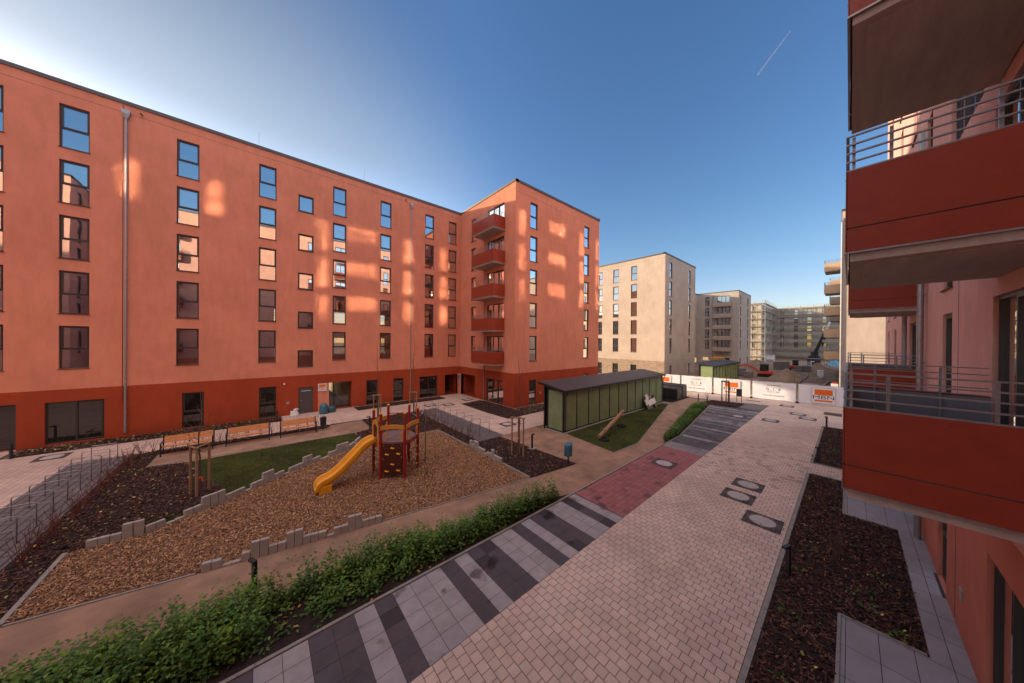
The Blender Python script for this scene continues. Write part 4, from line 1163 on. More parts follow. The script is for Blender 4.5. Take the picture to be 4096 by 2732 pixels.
m.tube([(5.36, 13.6, 2.36), (5.55, 13.15, 2.2), (5.7, 13.05, 2.32), (5.86, 13.2, 2.47), (5.96, 13.28, 2.47), (6.0, 13.3, 2.4), (6.0, 13.3, 2.3), (6.0, 13.3, 0)], .021, 10)
m.tube([(5.38, 12.78, 2.3), (5.7, 13.05, 2.32)], .019, 8)
m.build('fire_pole', M['galv'], pt, smooth=True)
m = MB(); bd_ = []
T0, T1 = Vector((4.66, 12.16, 1.42)), Vector((5.30, 12.66, 1.42)); B0, B1 = Vector((5.14, 11.25, .03)), Vector((5.72, 11.58, .03))
NN, MM = 4, 7
g = [[T0.lerp(T1, i / (NN - 1)).lerp(B0.lerp(B1, i / (NN - 1)), j / (MM - 1)) + Vector((0, 0, -.05 * math.sin(math.pi * j / (MM - 1)))) for j in range(MM)] for i in range(NN)]
for i in range(NN): m.tube(g[i], .0095, 6)
for j in range(1, MM): m.tube([g[i][j] for i in range(NN)], .0085, 6)
net = m.build('climbing_net', M['black'], pt)
for i in range(NN):
    for j in range(1, MM):
        if (i in (0, NN - 1)) or (i + j) % 2:
            p = g[i][j]; MB().lathe([(.006, -.025), (.026, -.02), (.03, 0), (.024, .022), (.006, .027)], p, 8).build('knot_clamp', M['yellow'], net)
m = MB()
for z in (.45, .75, 1.05): m.bar((HX['A'][0], HX['A'][1], z), (HX['B'][0], HX['B'][1], z), .03, .03)
m.build('rung', M['galv'], pt)

# ---- palisade stones, each a block of its own
def palisade(path, hs, group, where, w=.19, d=.11):
    """hs: heights of consecutive blocks; path: polyline; walk along it"""
    P = [Vector((*p, 0)) for p in path]
    L = [0]
    for a, b in zip(P, P[1:]): L.append(L[-1] + (b - a).length)
    step = L[-1] / len(hs)
    def at(s):
        for i in range(len(P) - 1):
            if s <= L[i + 1] + 1e-9: return P[i].lerp(P[i + 1], (s - L[i]) / (L[i + 1] - L[i]))
        return P[-1]
    run = []
    for i, h in enumerate(hs):
        a, b = at(i * step), at((i + 1) * step); u = (b - a).normalized()
        tilt = random.uniform(-.006, .006)
        m = MB(); g = .005; hh = h + random.uniform(-.004, .006)
        m.obox(((b - a).length * .5, 0, hh / 2 - .04), ((b - a).length / 2 - g, 0, 0), (0, d / 2, 0), (tilt, 0, hh / 2 + .04))
        o = m.build('palisade_block', M['concrete'], bevel=.008)
        o.location = a; o.rotation_euler = (0, 0, math.atan2(u.y, u.x))
        kind_ = 'tall' if h > .33 else ('knee high' if h > .12 else 'flush')
        tag(o, f'{kind_} grey concrete edging block {where}', 'edging block', group)
l_, s_, t_ = .06, .22, .44
far_h = [s_]*3 + [t_]*2 + [s_]*2 + [l_]*2 + [s_]*2 + [t_]*3 + [s_]*3 + [l_] + [s_]*2 + [t_]*2 + [s_]*2 + [l_] + [s_]*3 + [t_]*2 + [s_]*2 + [l_]*2 + [s_]*2 + [t_]*3 + [s_]*3 + [l_] + [s_]*3
palisade([(-3.62, 13.62), (-2.64, 13.52), (-1.82, 14.0), (-1.0, 14.42), (-.1, 15.09), (1.14, 15.9), (2.5, 16.72), (3.5, 17.12), (4.3, 18.3)], far_h, 'blocks along the lawn side of the wood chips', 'in the stepped edge between lawn and wood chips')
palisade([(-1.1, 10.42), (-.35, 10.27), (.55, 10.11), (1.5, 9.93), (2.92, 9.68)], [s_]*2 + [l_]*2 + [s_] + [t_]*2 + [s_]*2 + [t_]*2 + [s_]*3 + [l_] + [s_]*2 + [t_]*2 + [s_]*3, 'blocks along the gravel path side of the wood chips', 'in the stepped edge beside the gravel path')
palisade([(8.62, 10.68), (8.64, 12.2), (8.66, 13.5)], [s_]*3 + [t_] + [s_, s_ * .9] + [l_] + [s_]*2 + [s_] + [t_]*2 + [s_] + [t_ * .8], 'blocks along the tree bed side of the wood chips', 'in the short stepped edge by the staked tree bed')

# ---- benches
def bench(x0, x1, y, rz, label):
    L = x1 - x0
    b = empty('park_bench', ((x0 + x1) / 2, y, 0), rz, label, 'bench', 'wooden benches along the wall side path')
    m = MB()
    for i in range(3): m.obox((0, -.16 + i * .155, .455 - .012 * i), (L / 2, 0, 0), (0, .068, -.004), (0, 0, .02))
    m.build('seat', M['bench'], b, bevel=.006)
    m = MB()
    for i in range(3): m.obox((0, .265 + i * .035, .60 + i * .105), (L / 2, 0, 0), (0, .018, 0), (0, .014, .046))
    m.build('backrest', M['bench'], b, bevel=.006)
    for s in (-1, 1):
        m = MB(); x = s * (L / 2 + .03)
        m.bar((x, -.24, -.05), (x, -.22, .62), .05, .05); m.bar((x, .22, -.05), (x, .36, .90), .05, .05)
        m.bar((x, -.25, .62), (x, .26, .635), .055, .04); m.bar((x, -.22, .42), (x, .24, .41), .04, .05)
        m.build('side_frame', M['black'], b)
    m = MB()
    for s in (-.28, 0.0, .28): m.bar((s * L, -.2, .42), (s * L, .24, .405), .03, .03); m.bar((s * L, .22, .40), (s * L, .35, .86), .025, .02)
    m.build('brace', M['black'], b)
bench(-3.66, -1.95, 22.0, -.01, 'wooden bench with black frame behind the nearest staked sapling, left of three')
bench(-1.38, .33, 21.9, -.01, 'wooden bench with black frame in the middle of the row of three')
bench(.9, 2.57, 21.8, -.01, 'wooden bench with black frame next to the black litter bin')

# ---- bins
lb = empty('litter_bin', (3.02, 22.0, 0), 0, 'black round litter bin on a short post beside the right bench', 'litter bin')
MB().lathe([(.14, .27), (.165, .30), (.175, .70), (.18, .72), (.18, .78), (.165, .79)], n=24).build('bin_body', M['black'], lb)
MB().cyl((0, 0, -.05), (0, 0, .28), .035, 10).build('post', M['black'], lb)
m = MB(); m.tube([(-.06, 0, .78), (-.06, 0, .86), (.06, 0, .86), (.06, 0, .78)], .012, 6); m.build('lid_handle', M['black'], lb)
bb = empty('litter_bin', (10.98, 8.62, 0), 0, 'litter bin wrapped in blue plastic film on a black post at the path corner', 'litter bin')
MB().cyl((0, 0, -.05), (0, 0, .5), .035, 10).build('post', M['black'], bb)
m = MB(); n = 28; V = []
rings = [(.15, .40), (.185, .41), (.19, .50), (.185, .62), (.19, .74), (.185, .86), (.19, .93), (.17, .97), (.10, .955), (.05, .93)]
for r, z in rings:
    for k in range(n):
        a = 2 * math.pi * k / n; rr = r * (1 + .035 * math.sin(5 * a + z * 20) + random.uniform(-.012, .012)); V.append((rr * math.cos(a) * 1.12 + (.03 if r < .12 else 0), rr * math.sin(a) * .95, z + .035 * math.cos(a) * (z > .8) + random.uniform(-.006, .006)))
F = [(i*n+k, i*n+(k+1) % n, (i+1)*n+(k+1) % n, (i+1)*n+k) for i in range(len(rings) - 1) for k in range(n)] + [tuple(range(n - 1, -1, -1)), tuple((len(rings)-1)*n+k for k in range(n))]
m.add(V, F).build('plastic_wrapping', M['bluebag'], bb, smooth=True)

# ---- bollard lamps
def bollard(x, y, rz, label, h=.76, foot=False):
    b = empty('bollard_lamp', (x, y, 0), rz, label, 'bollard lamp', 'black path lamps')
    MB().box(-.04, .04, -.04, .04, -.1, h).build('post', M['black'], b, bevel=.004)
    MB().box(.041, .19, -.04, .04, h - .055, h).build('lamp_head', M['black'], b, bevel=.004)
    if foot: MB().box(-.2, .2, -.2, .2, -.1, .022).build('concrete_foot', M['concrete'], b)
bollard(11.07, 11.13, .2, 'black path lamp on a concrete foot beside the bed with the staked tree', foot=True)
bollard(-.1, 8.6, 2.0, 'black path lamp rising from the green leafy strip in front of the wood chips', .86, True)
bollard(32.3, 9.6, .3, 'black path lamp at the tip of the far planting by the bins')
bollard(29.44, 1.0, 2.8, 'black path lamp at the far corner of the far mulch bed at the right building')
bollard(20.55, .97, 2.8, 'black path lamp at the near corner of the far mulch bed at the right building')
bollard(9.97, .96, 2.8, 'black path lamp in the nearest mulch bed by the single manhole cover')
bollard(5.35, 20.32, 3.0, 'black path lamp at the end of the bench path beyond the play tower', .8)
bollard(13.98, 19.07, 3.6, 'black path lamp in the mulch bed in front of the corner wing')
bollard(-8.94, 25.8, 2.5, 'black path lamp at the left edge in front of the patio door', .72)
bollard(.85, 25.98, 2.6, 'black path lamp behind the gap between the middle and right bench')

# ---- manhole covers
def manhole(x, y, label, s=.475, rz=0, stone=True):
    o = empty('manhole_cover', (x, y, .02), rz, label, 'manhole cover', 'round covers set in dark cobbles')
    m = MB()
    k = 8
    for i in range(k):
        for j in range(k):
            cx, cy = (i + .5) / k * 2 * s - s, (j + .5) / k * 2 * s - s
            if math.hypot(cx, cy) < .41: continue
            r_ = s / k - .007; v = random.uniform(.6, 1.3)
            m.add([(cx - r_, cy - r_, .001), (cx + r_, cy - r_, .001), (cx + r_, cy + r_, .001), (cx - r_, cy + r_, .001), (cx - r_*.6, cy - r_*.6, .013), (cx + r_*.6, cy - r_*.6, .013), (cx + r_*.6, cy + r_*.6, .013), (cx - r_*.6, cy + r_*.6, .013)],
                  [(4,5,6,7), (0,1,5,4), (1,2,6,5), (2,3,7,6), (3,0,4,7)], (v, v, v))
    m.box(-s, s, -s, s, -.02, .0005, (.35, .33, .32))
    m.build('cobble_surround', M['cobblet'], o, tint=True)
    n = 32
    m = MB(); V = []
    for r, z in ((.41, .0), (.41, .015), (.335, .015), (.335, .004)):
        V += [(r * math.cos(2*math.pi*i/n), r * math.sin(2*math.pi*i/n), z) for i in range(n)]
    m.add(V, [(a*n+i, a*n+(i+1) % n, (a+1)*n+(i+1) % n, (a+1)*n+i) for a in range(3) for i in range(n)]); m.build('iron_ring', M['rust'], o)
    m = MB()
    m.lathe([(.332, -.01), (.332, .012), (.30, .0165), (.02, .017)], n=32); lid = m.build('lid', M['lidc'], o)
    m = MB()
    for s_ in (-1, 1): m.box(s_ * .27 - .03, s_ * .27 + .03, -.015, .015, .012, .019)
    m.build('lifting_slot', M['rust'], lid)
M['cobblet'] = mat_rough('cobble', (.095, .088, .086), .8, .25, 20, 60, .5, .006, tint=True)
for x, y, lb_ in ((14.98, 2.65, 'upper right of the pair of round covers in the promenade'), (13.62, 2.70, 'lower left of the pair of round covers in the promenade'), (12.3, 1.80, 'nearest round cover, alone beside the mulch bed at the right'),
        (14.52, 5.72, 'round cover set in the red paved field'), (28.2, 5.65, 'round cover in the far striped slab field'), (28.6, 3.8, 'left of the three far covers on the promenade'),
        (32.9, 2.7, 'farthest of the three covers grouped on the far promenade'), (31.55, 2.05, 'right of the three far covers on the promenade'), (36.3, 3.7, 'round cover close to the printed fence'),
        (12.9, 15.4, 'round cover on the paving between cycle stands and green shed'), (15.2, 24.2, 'round cover by the recessed corner entrance'), (12.7, 23.4, 'round cover at the far end of the right cycle stands'), (11.3, 24.15, 'round cover hidden behind the play tower near the far patio'), (-7.6, 24.95, 'round cover at the left in front of the patio door')):
    manhole(x, y, lb_)
dg = empty('grating', (35.1, .85, .02), 0, 'dark square cast grating near the fence at the right', 'grating')
m = MB()
for i in range(9): m.box(-.6 + i * .15, -.6 + i * .15 + .1, -.45, .45, -.01, .012)
m.build('grate_bars', M['rust'], dg); MB().box(-.66, .70, -.5, .5, -.02, .004).build('grate_frame', M['black'], dg)
dg = empty('drain_grate', (36.9, 6.2, .02), 0, 'small slotted drain grate at the foot of the printed fence', 'drain grate')
m = MB()
for i in range(8): m.box(-.12, .12, -.5 + i * .13, -.5 + i * .13 + .08, -.01, .012)
m.build('grate_bars', M['rust'], dg); MB().box(-.16, .16, -.55, .56, -.02, .003).build('grate_frame', M['black'], dg)

# ---- cycle stands
def stand(x, y, label, group):
    o = empty('cycle_stand', (x, y, .02), 0, label, 'cycle stand', group)
    m = MB(); w, h, r = .37, .75, .03
    pts = [(-w, 0, -.1), (-w, 0, h - .06), (-w + .018, 0, h - .018), (-w + .06, 0, h), (w - .06, 0, h), (w - .018, 0, h - .018), (w, 0, h - .06), (w, 0, -.1)]
    m.tube(pts, .0145, 8); m.build('hoop', M['galv'], o, smooth=True)
    MB().tube([(-w, 0, .38), (w, 0, .38)], .011, 8).build('cross_bar', M['galv'], o)
for k in range(10): stand(-5.55, 14.25 + .945 * k, 'galvanised cycle stand in the row on the left paving', 'left row of cycle stands')
for k in range(9): stand(10.36, 14.56 + .98 * k, 'galvanised cycle stand in the row behind the play tower', 'right row of cycle stands')

# ---- bare shrubs and saplings
def twiggy(o_name, x, y, h, label, cat, group=None, n=5, mat='twig', spread=.35, r=.008, seed=0):
    rd = random.Random(seed)
    m = MB()
    for i in range(n):
        a = rd.uniform(0, 2 * math.pi); s = spread * rd.uniform(.3, 1); hh = h * rd.uniform(.65, 1)
        p = Vector((x + rd.uniform(-.04, .04), y + rd.uniform(-.04, .04), -.02)); pts = [p.copy()]
        for k in range(1, 5):
            f = k / 4
            pts.append(Vector((p.x + math.cos(a) * s * f ** 1.3 + rd.uniform(-.03, .03), p.y + math.sin(a) * s * f ** 1.3 + rd.uniform(-.03, .03), hh * f)))
        m.tube(pts, [r, r * .85, r * .7, r * .5, r * .25], 4)
        for q in range(3):
            k = rd.randint(1, 3); b = pts[k]; a2 = rd.uniform(0, 2 * math.pi); l = h * rd.uniform(.12, .3)
            m.tube([b, b + Vector((math.cos(a2) * l * .6, math.sin(a2) * l * .6, l * .7))], [r * .55, r * .2], 4)
    o = m.build(o_name, M[mat])
    return tag(o, label, cat, group)
sd = 0
for k in range(16):
    sd += 1; twiggy('bare_shrub', -4.55 + random.uniform(-.12, .12), 13.6 + k * .6 + random.uniform(-.15, .15), random.uniform(.7, 1.05), 'leafless reddish shrub in the row along the left cycle stands', 'shrub', 'bare shrubs along the left cycle stands', 10, seed=sd)
for k in range(14):
    sd += 1; twiggy('bare_shrub', 9.12 + random.uniform(-.12, .12), 13.9 + k * .62 + random.uniform(-.15, .15), random.uniform(.7, 1.1), 'leafless reddish shrub in the row along the right cycle stands', 'shrub', 'bare shrubs along the right cycle stands', 8, seed=sd)
for k in range(13):
    sd += 1; twiggy('bare_shrub', -4.0 + k * .57 + random.uniform(-.1, .1), 22.65 + random.uniform(-.1, .1), random.uniform(.7, 1.0), 'leafless shrub in the strip behind the benches', 'shrub', 'bare shrubs behind the benches', 5, seed=sd)
for k in range(9):
    sd += 1; twiggy('bare_shrub', -5.2 + k * .75 + random.uniform(-.1, .1), 26.6 + random.uniform(-.2, .2), random.uniform(.6, .95), 'leafless shrub in the mulch strip against the dark red wall', 'shrub', 'bare shrubs against the dark red wall', 4, seed=sd)
for i, (x, y, h, lb_) in enumerate(((15.85, .33, .9, 'twiggy young shrub at the far end of the nearest mulch bed'), (11.6, .2, .85, 'dark twiggy shrub in the middle of the nearest mulch bed'), (8.3, .62, .55, 'thin single stem seedling in the nearest mulch bed, closest to the terrace corner'), (33.0, 9.05, 1.15, 'bushy bare shrub beside the far staked tree in front of the fence'))):
    twiggy('bare_shrub', x, y, h, lb_, 'shrub', None, 9 if i != 2 else 2, 'barktree', .28 if i != 2 else .05, .008, 400 + i)

def sapling(x, y, h, label, seed, r=.035, fork=1.6, nb=9):
    rd = random.Random(seed)
    t = site('young_tree', (x, y, 0), label, 'tree')
    m = MB(); pts = [Vector((x, y, -.05))]; n = 9
    for k in range(1, n + 1): pts.append(Vector((x + rd.uniform(-.025, .025) * k * .4, y + rd.uniform(-.025, .025) * k * .4, h * k / n)))
    m.tube(pts, [r * (1 - .9 * k / n) + .003 for k in range(n + 1)], 7); m.build('trunk', M['barktree'], t)
    m = MB()
    for i in range(nb):
        z = fork + (h - fork) * (i / nb) ** 1.1 * .85; f = z / h * n; k = min(int(f), n - 1); b = pts[k].lerp(pts[k + 1], f - k)
        a = i * 2.4 + rd.uniform(-.4, .4); l = (.75 - .5 * i / nb) * rd.uniform(.6, 1.1)
        q = [b, b + Vector((math.cos(a) * l * .4, math.sin(a) * l * .4, l * .22)), b + Vector((math.cos(a) * l * .75, math.sin(a) * l * .75, l * .55)), b + Vector((math.cos(a) * l * .9, math.sin(a) * l * .9, l * .95))]
        m.tube(q, [.011, .008, .006, .002], 5)
        for _ in range(3):
            kk = rd.randint(1, 2); a2 = a + rd.uniform(-1.2, 1.2); l2 = l * .4
            m.tube([q[kk], q[kk] + Vector((math.cos(a2) * l2 * .7, math.sin(a2) * l2 * .7, l2 * .5))], [.005, .0015], 4)
    m.build('crown', M['barktree'], t)
    return t
def tripod(pts, h, label, mat='stake', r=.042):
    c = Vector((sum(p[0] for p in pts) / 3, sum(p[1] for p in pts) / 3, 0))
    t = site('stake_frame', c, label, 'tree stakes')
    for p in pts: MB().cyl((*p, -.1), (*p, h), r, 10, r * .92).build('stake', M[mat], t)
    P = [Vector((*p, h + .005)) for p in pts]
    for i in range(3):
        a, b = P[i], P[(i + 1) % 3]; d = (b - a).normalized() * .07
        MB().cyl(a - d + Vector((0, 0, .024 * i)), b + d + Vector((0, 0, .024 * i)), r * .8, 8).build('cross_rail', M[mat], t)
    m = MB()
    for a in P: m.tube([a - Vector((0, 0, .18)), (a + c + Vector((0, 0, h))) / 2 - Vector((0, 0, .26)), c + Vector((0, 0, h - .17))], .011, 5)
    m.build('tie_strap', M['rust'], t)
    return t
def ribbon(x, y, z, label, mat):
    m = MB(); m.lathe([(.04, -.03), (.043, 0), (.04, .03)], (x, y, z), 10)
    m.add([(x + .03, y - .03, z + .01), (x + .09, y - .05, z - .02), (x + .08, y - .04, z - .16), (x + .05, y - .03, z - .15)], [(0, 1, 2, 3)])
    tag(m.build('marking_ribbon', mat), label, 'ribbon')
tripod([(-1.98, 15.92), (-1.78, 15.55), (-1.5, 15.97)], 1.76, 'rough timber tripod around the sapling in front of the left bench')
sapling(-1.72, 15.72, 4.1, 'bare sapling inside the nearest timber tripod in front of the left bench', 3)
ribbon(-1.71, 15.71, .62, 'orange and yellow ribbon tied to the trunk of the nearest sapling', M['orange'])
tripod([(9.63, 11.13), (10.02, 11.0), (9.93, 10.6)], 1.86, 'timber tripod around the sapling in the bed beside the blue wrapped bin')
sapling(9.87, 10.9, 4.85, 'bare sapling in front of the salmon corner wing, inside a timber tripod', 5)
ribbon(9.86, 10.88, .85, 'red and white ribbon tied to the sapling beside the blue wrapped bin', mat_plain('ribbon_red', (.6, .12, .1), .6))
tripod([(6.1, 22.2), (6.5, 22.4), (6.5, 21.95)], 1.75, 'timber tripod just behind the slide entrance of the play tower')
sapling(6.37, 22.18, 5.3, 'bare sapling growing behind the left posts of the play tower', 8)
tripod([(8.45, 21.5), (8.85, 21.7), (8.85, 21.2)], 1.8, 'timber tripod behind the right posts of the play tower')
sapling(8.72, 21.46, 6.2, 'tall bare sapling behind the right posts of the play tower', 9)
tripod([(34.2, 8.15), (33.95, 7.5), (34.6, 7.7)], 1.93, 'dark timber tripod standing in front of the printed fence', 'barktree', .05)
sapling(34.2, 7.8, 4.3, 'bare sapling in front of the printed fence', 10, .045)

# ---- sacks and bags at the entrance
def lumpy(name, c, rx, ry, h, mat, parent=None, seed=1, tie=True):
    rd = random.Random(seed); n = 30; rings = [(.78, 0), (1, .06), (1.04, .25), (1.0, .5), (.93, .7), (.78, .85), (.5, .95), (.16, 1.0)] if tie else [(.85, 0), (1, .2), (1, .7), (.8, .97), (.1, 1)]
    V = []
    for i, (r, z) in enumerate(rings):
        for k in range(n):
            a = 2 * math.pi * k / n; j = (1 + .07 * math.sin(3 * a + i * 1.3 + seed) + .05 * math.sin(8 * a + i * 2) + rd.uniform(-.05, .05)) if tie else (abs(math.cos(a)) ** 5 + abs(math.sin(a)) ** 5) ** -.2 * (1 + rd.uniform(-.02, .02))
            V.append((c[0] + rx * r * j * math.cos(a), c[1] + ry * r * j * math.sin(a), c[2] + h * z + rd.uniform(-.01, .01)))
    F = [(i*n+k, i*n+(k+1) % n, (i+1)*n+(k+1) % n, (i+1)*n+k) for i in range(len(rings) - 1) for k in range(n)] + [tuple(range(n - 1, -1, -1)), tuple((len(rings)-1)*n+k for k in range(n))]
    return MB().add(V, F).build(name, mat, parent, smooth=True)
tag(lumpy('rubbish_bag', (3.66, 26.5, .016), .28, .25, .84, M['bluebag'], seed=2), 'tall blue rubbish bag standing left of the main entrance door', 'rubbish bag')
tag(lumpy('rubbish_bag', (4.2, 26.72, .016), .30, .24, .52, mat_rough('greenbag', (.04, .10, .12), .4, .25, 9, 25, .5, .03, spec=.5), seed=5), 'low dark green rubbish bag slumped against the blue one', 'rubbish bag')
def sack(c, rz, lx, ly, h, label):
    o = lumpy('cement_sack', (0, 0, 0), lx, ly, h, M['paperwhite'], seed=int(c[2] * 100) + 3, tie=False); o.location = c; o.rotation_euler = (0, 0, rz)
    tag(o, label, 'sack', 'white sacks by the cellar door')
sack((1.88, 27.2, .017), .05, .27, .19, .11, 'bottom white sack of the small pile by the grey cellar door')
sack((1.9, 27.22, .13), -.1, .26, .18, .11, 'second white sack from the bottom by the grey cellar door')
sack((1.87, 27.24, .245), .15, .22, .16, .13, 'third white sack in the pile by the grey cellar door')
sack((2.0, 27.3, .38), .9, .18, .1, .14, 'crumpled white sack on top of the pile by the grey cellar door')

# ---- green shed with black frame
def shed(x0, x1, y0, y1, yp, n, label, zs=2.72, zn=3.05, back=True):
    s = site('bicycle_shed', ((x0 + x1) / 2, y0, 0), label, 'shed')
    m = MB(); lean = .0
    w = (x1 - x0) / n
    for i in range(n + 1):
        x = x0 + i * w; t_ = .07 if i in (0, n) else .03
        m.box(x - t_, x + t_, y0 - .015, y0 + .06, -.05, zs - .1)
    m.box(x0, x1, y0 - .01, y0 + .05, .06, .14); m.box(x0, x1, y0 - .012, y0 + .05, zs - .2, zs - .1)
    m.box(x0 - .05, x0 + .03, yp - .05, yp + .03, -.05, zs + .1); m.box(x0 - .03, x0 + .02, y0, yp, .06, .14); m.box(x0 - .03, x0 + .02, y0, yp, zs - .12, zs - .02)
    m.box(x1 - .03, x1 + .05, yp - .05, yp + .03, -.05, zs + .1)
    for i in range(0, n + 1, 3): m.box(x0 + i * w - .04, x0 + i * w + .04, y1 - .5, y1 - .42, -.05, zn - .12)
    m.build('frame', M['black'], s)
    for i in range(n):
        MB().box(x0 + i * w + .035, x0 + (i + 1) * w - .035, y0 + .012, y0 + .03, .14, zs - .2).build('wall_panel', M['green'], s)
    MB().box(x0 - .012, x0 + .008, y0 + .08, yp - .06, .14, zs - .12).build('side_panel', M['green'], s)
    MB().box(x1 - .008, x1 + .012, y0 + .08, yp - .06, .14, zs - .12).build('side_panel', M['green'], s)
    MB().box(x0, x1, y1 - .47, y1 - .45, .1, zn - .2).build('back_wall', M['anthracite'], s)
    r = MB(); a, b = zs, zn
    r.add([(x0 - .15, y0 - .2, a), (x1 + .15, y0 - .2, a), (x1 + .15, y1, b), (x0 - .15, y1, b), (x0 - .15, y0 - .2, a - .06), (x1 + .15, y0 - .2, a - .06), (x1 + .15, y1, b - .06), (x0 - .15, y1, b - .06)],
          [(0,1,2,3), (7,6,5,4), (0,4,5,1), (1,5,6,2), (2,6,7,3), (3,7,4,0)])
    ro = r.build('roof', M['roof'], s)
    f = MB(); f.bar((x0 - .16, y0 - .2, a - .07), (x0 - .16, y1, b - .07), .03, .16); f.bar((x1 + .16, y0 - .2, a - .07), (x1 + .16, y1, b - .07), .03, .16); f.box(x0 - .17, x1 + .17, y0 - .25, y0 - .2, a - .13, a - .02)
    f.build('roof_edge', M['black'], ro)
    for xx in (x0 + .12, x1 + .02):
        p = MB(); p.tube([(xx, y0 - .22, a - .08), (xx, y0 - .20, a - .25), (xx, y0 - .07, a - .42), (xx, y0 - .07, .1)], .03, 8); p.build('drainpipe', M['black'], s)
    MB().box(x0 - .1, x1 + .1, y0 - .12, yp + .05, -.1, .05).build('concrete_base', M['concrete'], s)
shed(14.32, 28.9, 11.62, 13.7, 12.95, 11, 'long green panelled shed with black frame and dark sloping roof beside the seesaw')
shed(44.3, 56.9, 11.5, 13.6, 13.0, 9, 'second green panelled shed standing behind the printed fence')

# glass sheets and cartons leaning on the shed
gs = site('glass_sheet', (25.2, 11.3, 0), 'dark glass sheet leaning against the green shed behind white packets', 'glass sheet')
m = MB(); m.obox((25.7, 11.28, .52), (.85, 0, 0), (0, .008, 0), (0, .18, .5)); m.build('sheet', M['glass_dark'], gs)
m = MB(); m.bar((24.83, 11.09, .0), (24.83, 11.46, 1.05), .03, .03); m.bar((26.57, 11.09, .0), (26.57, 11.46, 1.05), .03, .03); m.build('edge_strip', M['black'], gs)
for i, (x, z, s_, lb_) in enumerate(((24.9, .62, .2, 'leftmost white packet propped on the dark glass sheet'), (25.35, .50, .2, 'second white packet from the left on the dark glass sheet'), (25.8, .55, .21, 'third white packet from the left on the dark glass sheet'), (26.3, .58, .22, 'rightmost white packet on the dark glass sheet'), (25.2, .98, .19, 'white packet lying highest on the dark glass sheet'))):
    m = MB(); y = 11.28 + (z - .52) * .36 - .05
    m.obox((x, y, z), (s_, 0, .04), (0, .03, 0), (-.03, .07, .2)); m.obox((x, y - .034, z - .02), (s_ * .6, 0, .03), (0, .002, 0), (-.02, .05, .12))
    tag(m.build('packet', M['paperwhite']), lb_, 'packet')

# ---- seesaw
ss = site('seesaw', (16.9, 9.79, 0), 'log seesaw with two metal grips on the patchy lawn', 'seesaw')
pl, ph = Vector((14.95, 9.50, .22)), Vector((18.75, 10.06, 1.03))
MB().tube([pl, pl.lerp(ph, .33), pl.lerp(ph, .66), ph], [.115, .12, .118, .11], 14).build('log', M['stake'], ss)
m = MB(); m.cyl((16.85, 9.66, -.1), (16.85, 9.66, .68), .03, 10); m.cyl((16.85, 9.92, -.1), (16.85, 9.92, .68), .03, 10); m.cyl((16.85, 9.62, .62), (16.85, 9.96, .62), .025, 10); m.build('pivot_post', M['galv'], ss)
for f in (.12, .88):
    c = pl.lerp(ph, f) + Vector((0, 0, .1)); m = MB()
    m.tube([c + Vector((0, -.12, 0)), c + Vector((0, -.14, .14)), c + Vector((0, -.07, .22)), c + Vector((0, .07, .22)), c + Vector((0, .14, .14)), c + Vector((0, .12, 0))], .014, 8); m.build('grip', M['galv'], ss, smooth=True)
for c, lb_ in (((15.2, 9.35, 0), 'dark half buried rubber tyre under the low end of the seesaw'), ((18.6, 10.1, 0), 'dark half buried rubber tyre under the raised end of the seesaw')):
    m = MB(); m.lathe([(.12, .0), (.28, .0), (.32, .06), (.28, .13), (.16, .13), (.12, .06)], c, 20); tag(m.build('tyre', M['rubber']), lb_, 'tyre')

# ---- bin store
bs = site('bin_store', (32.6, 12.2, 0), 'low anthracite bin enclosure with sloping lids between green shed and fence', 'bin store')
for i, (xa, xb, hz) in enumerate(((31.35, 32.5, 1.18), (32.75, 33.9, 1.32))):
    m = MB(); m.prism([(xa, 11.15), (xb, 11.15), (xb, 13.9), (xa, 13.9)], -.05, hz - .12); bo = m.build('cabinet', M['anthracite'], bs)
    m = MB()
    for j in range(3):
        ya = 11.16 + j * .91; m.add([(xa - .04, ya, hz - .10), (xb + .04, ya, hz), (xb + .04, ya + .88, hz), (xa - .04, ya + .88, hz - .10), (xa - .04, ya, hz - .14), (xb + .04, ya, hz - .04), (xb + .04, ya + .88, hz - .04), (xa - .04, ya + .88, hz - .14)], [(0,1,2,3), (7,6,5,4), (0,4,5,1), (1,5,6,2), (2,6,7,3), (3,7,4,0)])
    m.build('lid', M['black'], bo)
    m = MB()
    for j in range(3): m.box(xa - .012, xa, 11.2 + j * .91, 11.2 + j * .91 + .8, .05, hz - .2)
    m.build('door', M['black'], bo)
sheet('bin_pad', [(29.6, 10.95), (34.2, 10.9), (34.2, 14.2), (29.6, 14.2)], .0205, M['slab'])
pb_ = site('information_board', (35.05, 6.95, 0), 'dark narrow information board on two posts in front of the printed fence', 'information board')
m = MB(); m.cyl((34.98, 7.12, 0), (34.98, 7.12, 1.25), .025, 8); m.cyl((35.12, 6.78, 0), (35.12, 6.78, 1.25), .025, 8); m.build('post', M['black'], pb_)
m = MB(); m.obox((35.04, 6.95, .92), (.03, .0, 0), (.085, -.2, 0), (0, 0, .36)); m.build('board', mat_plain('board_brown', (.06, .04, .035), .5), pb_)
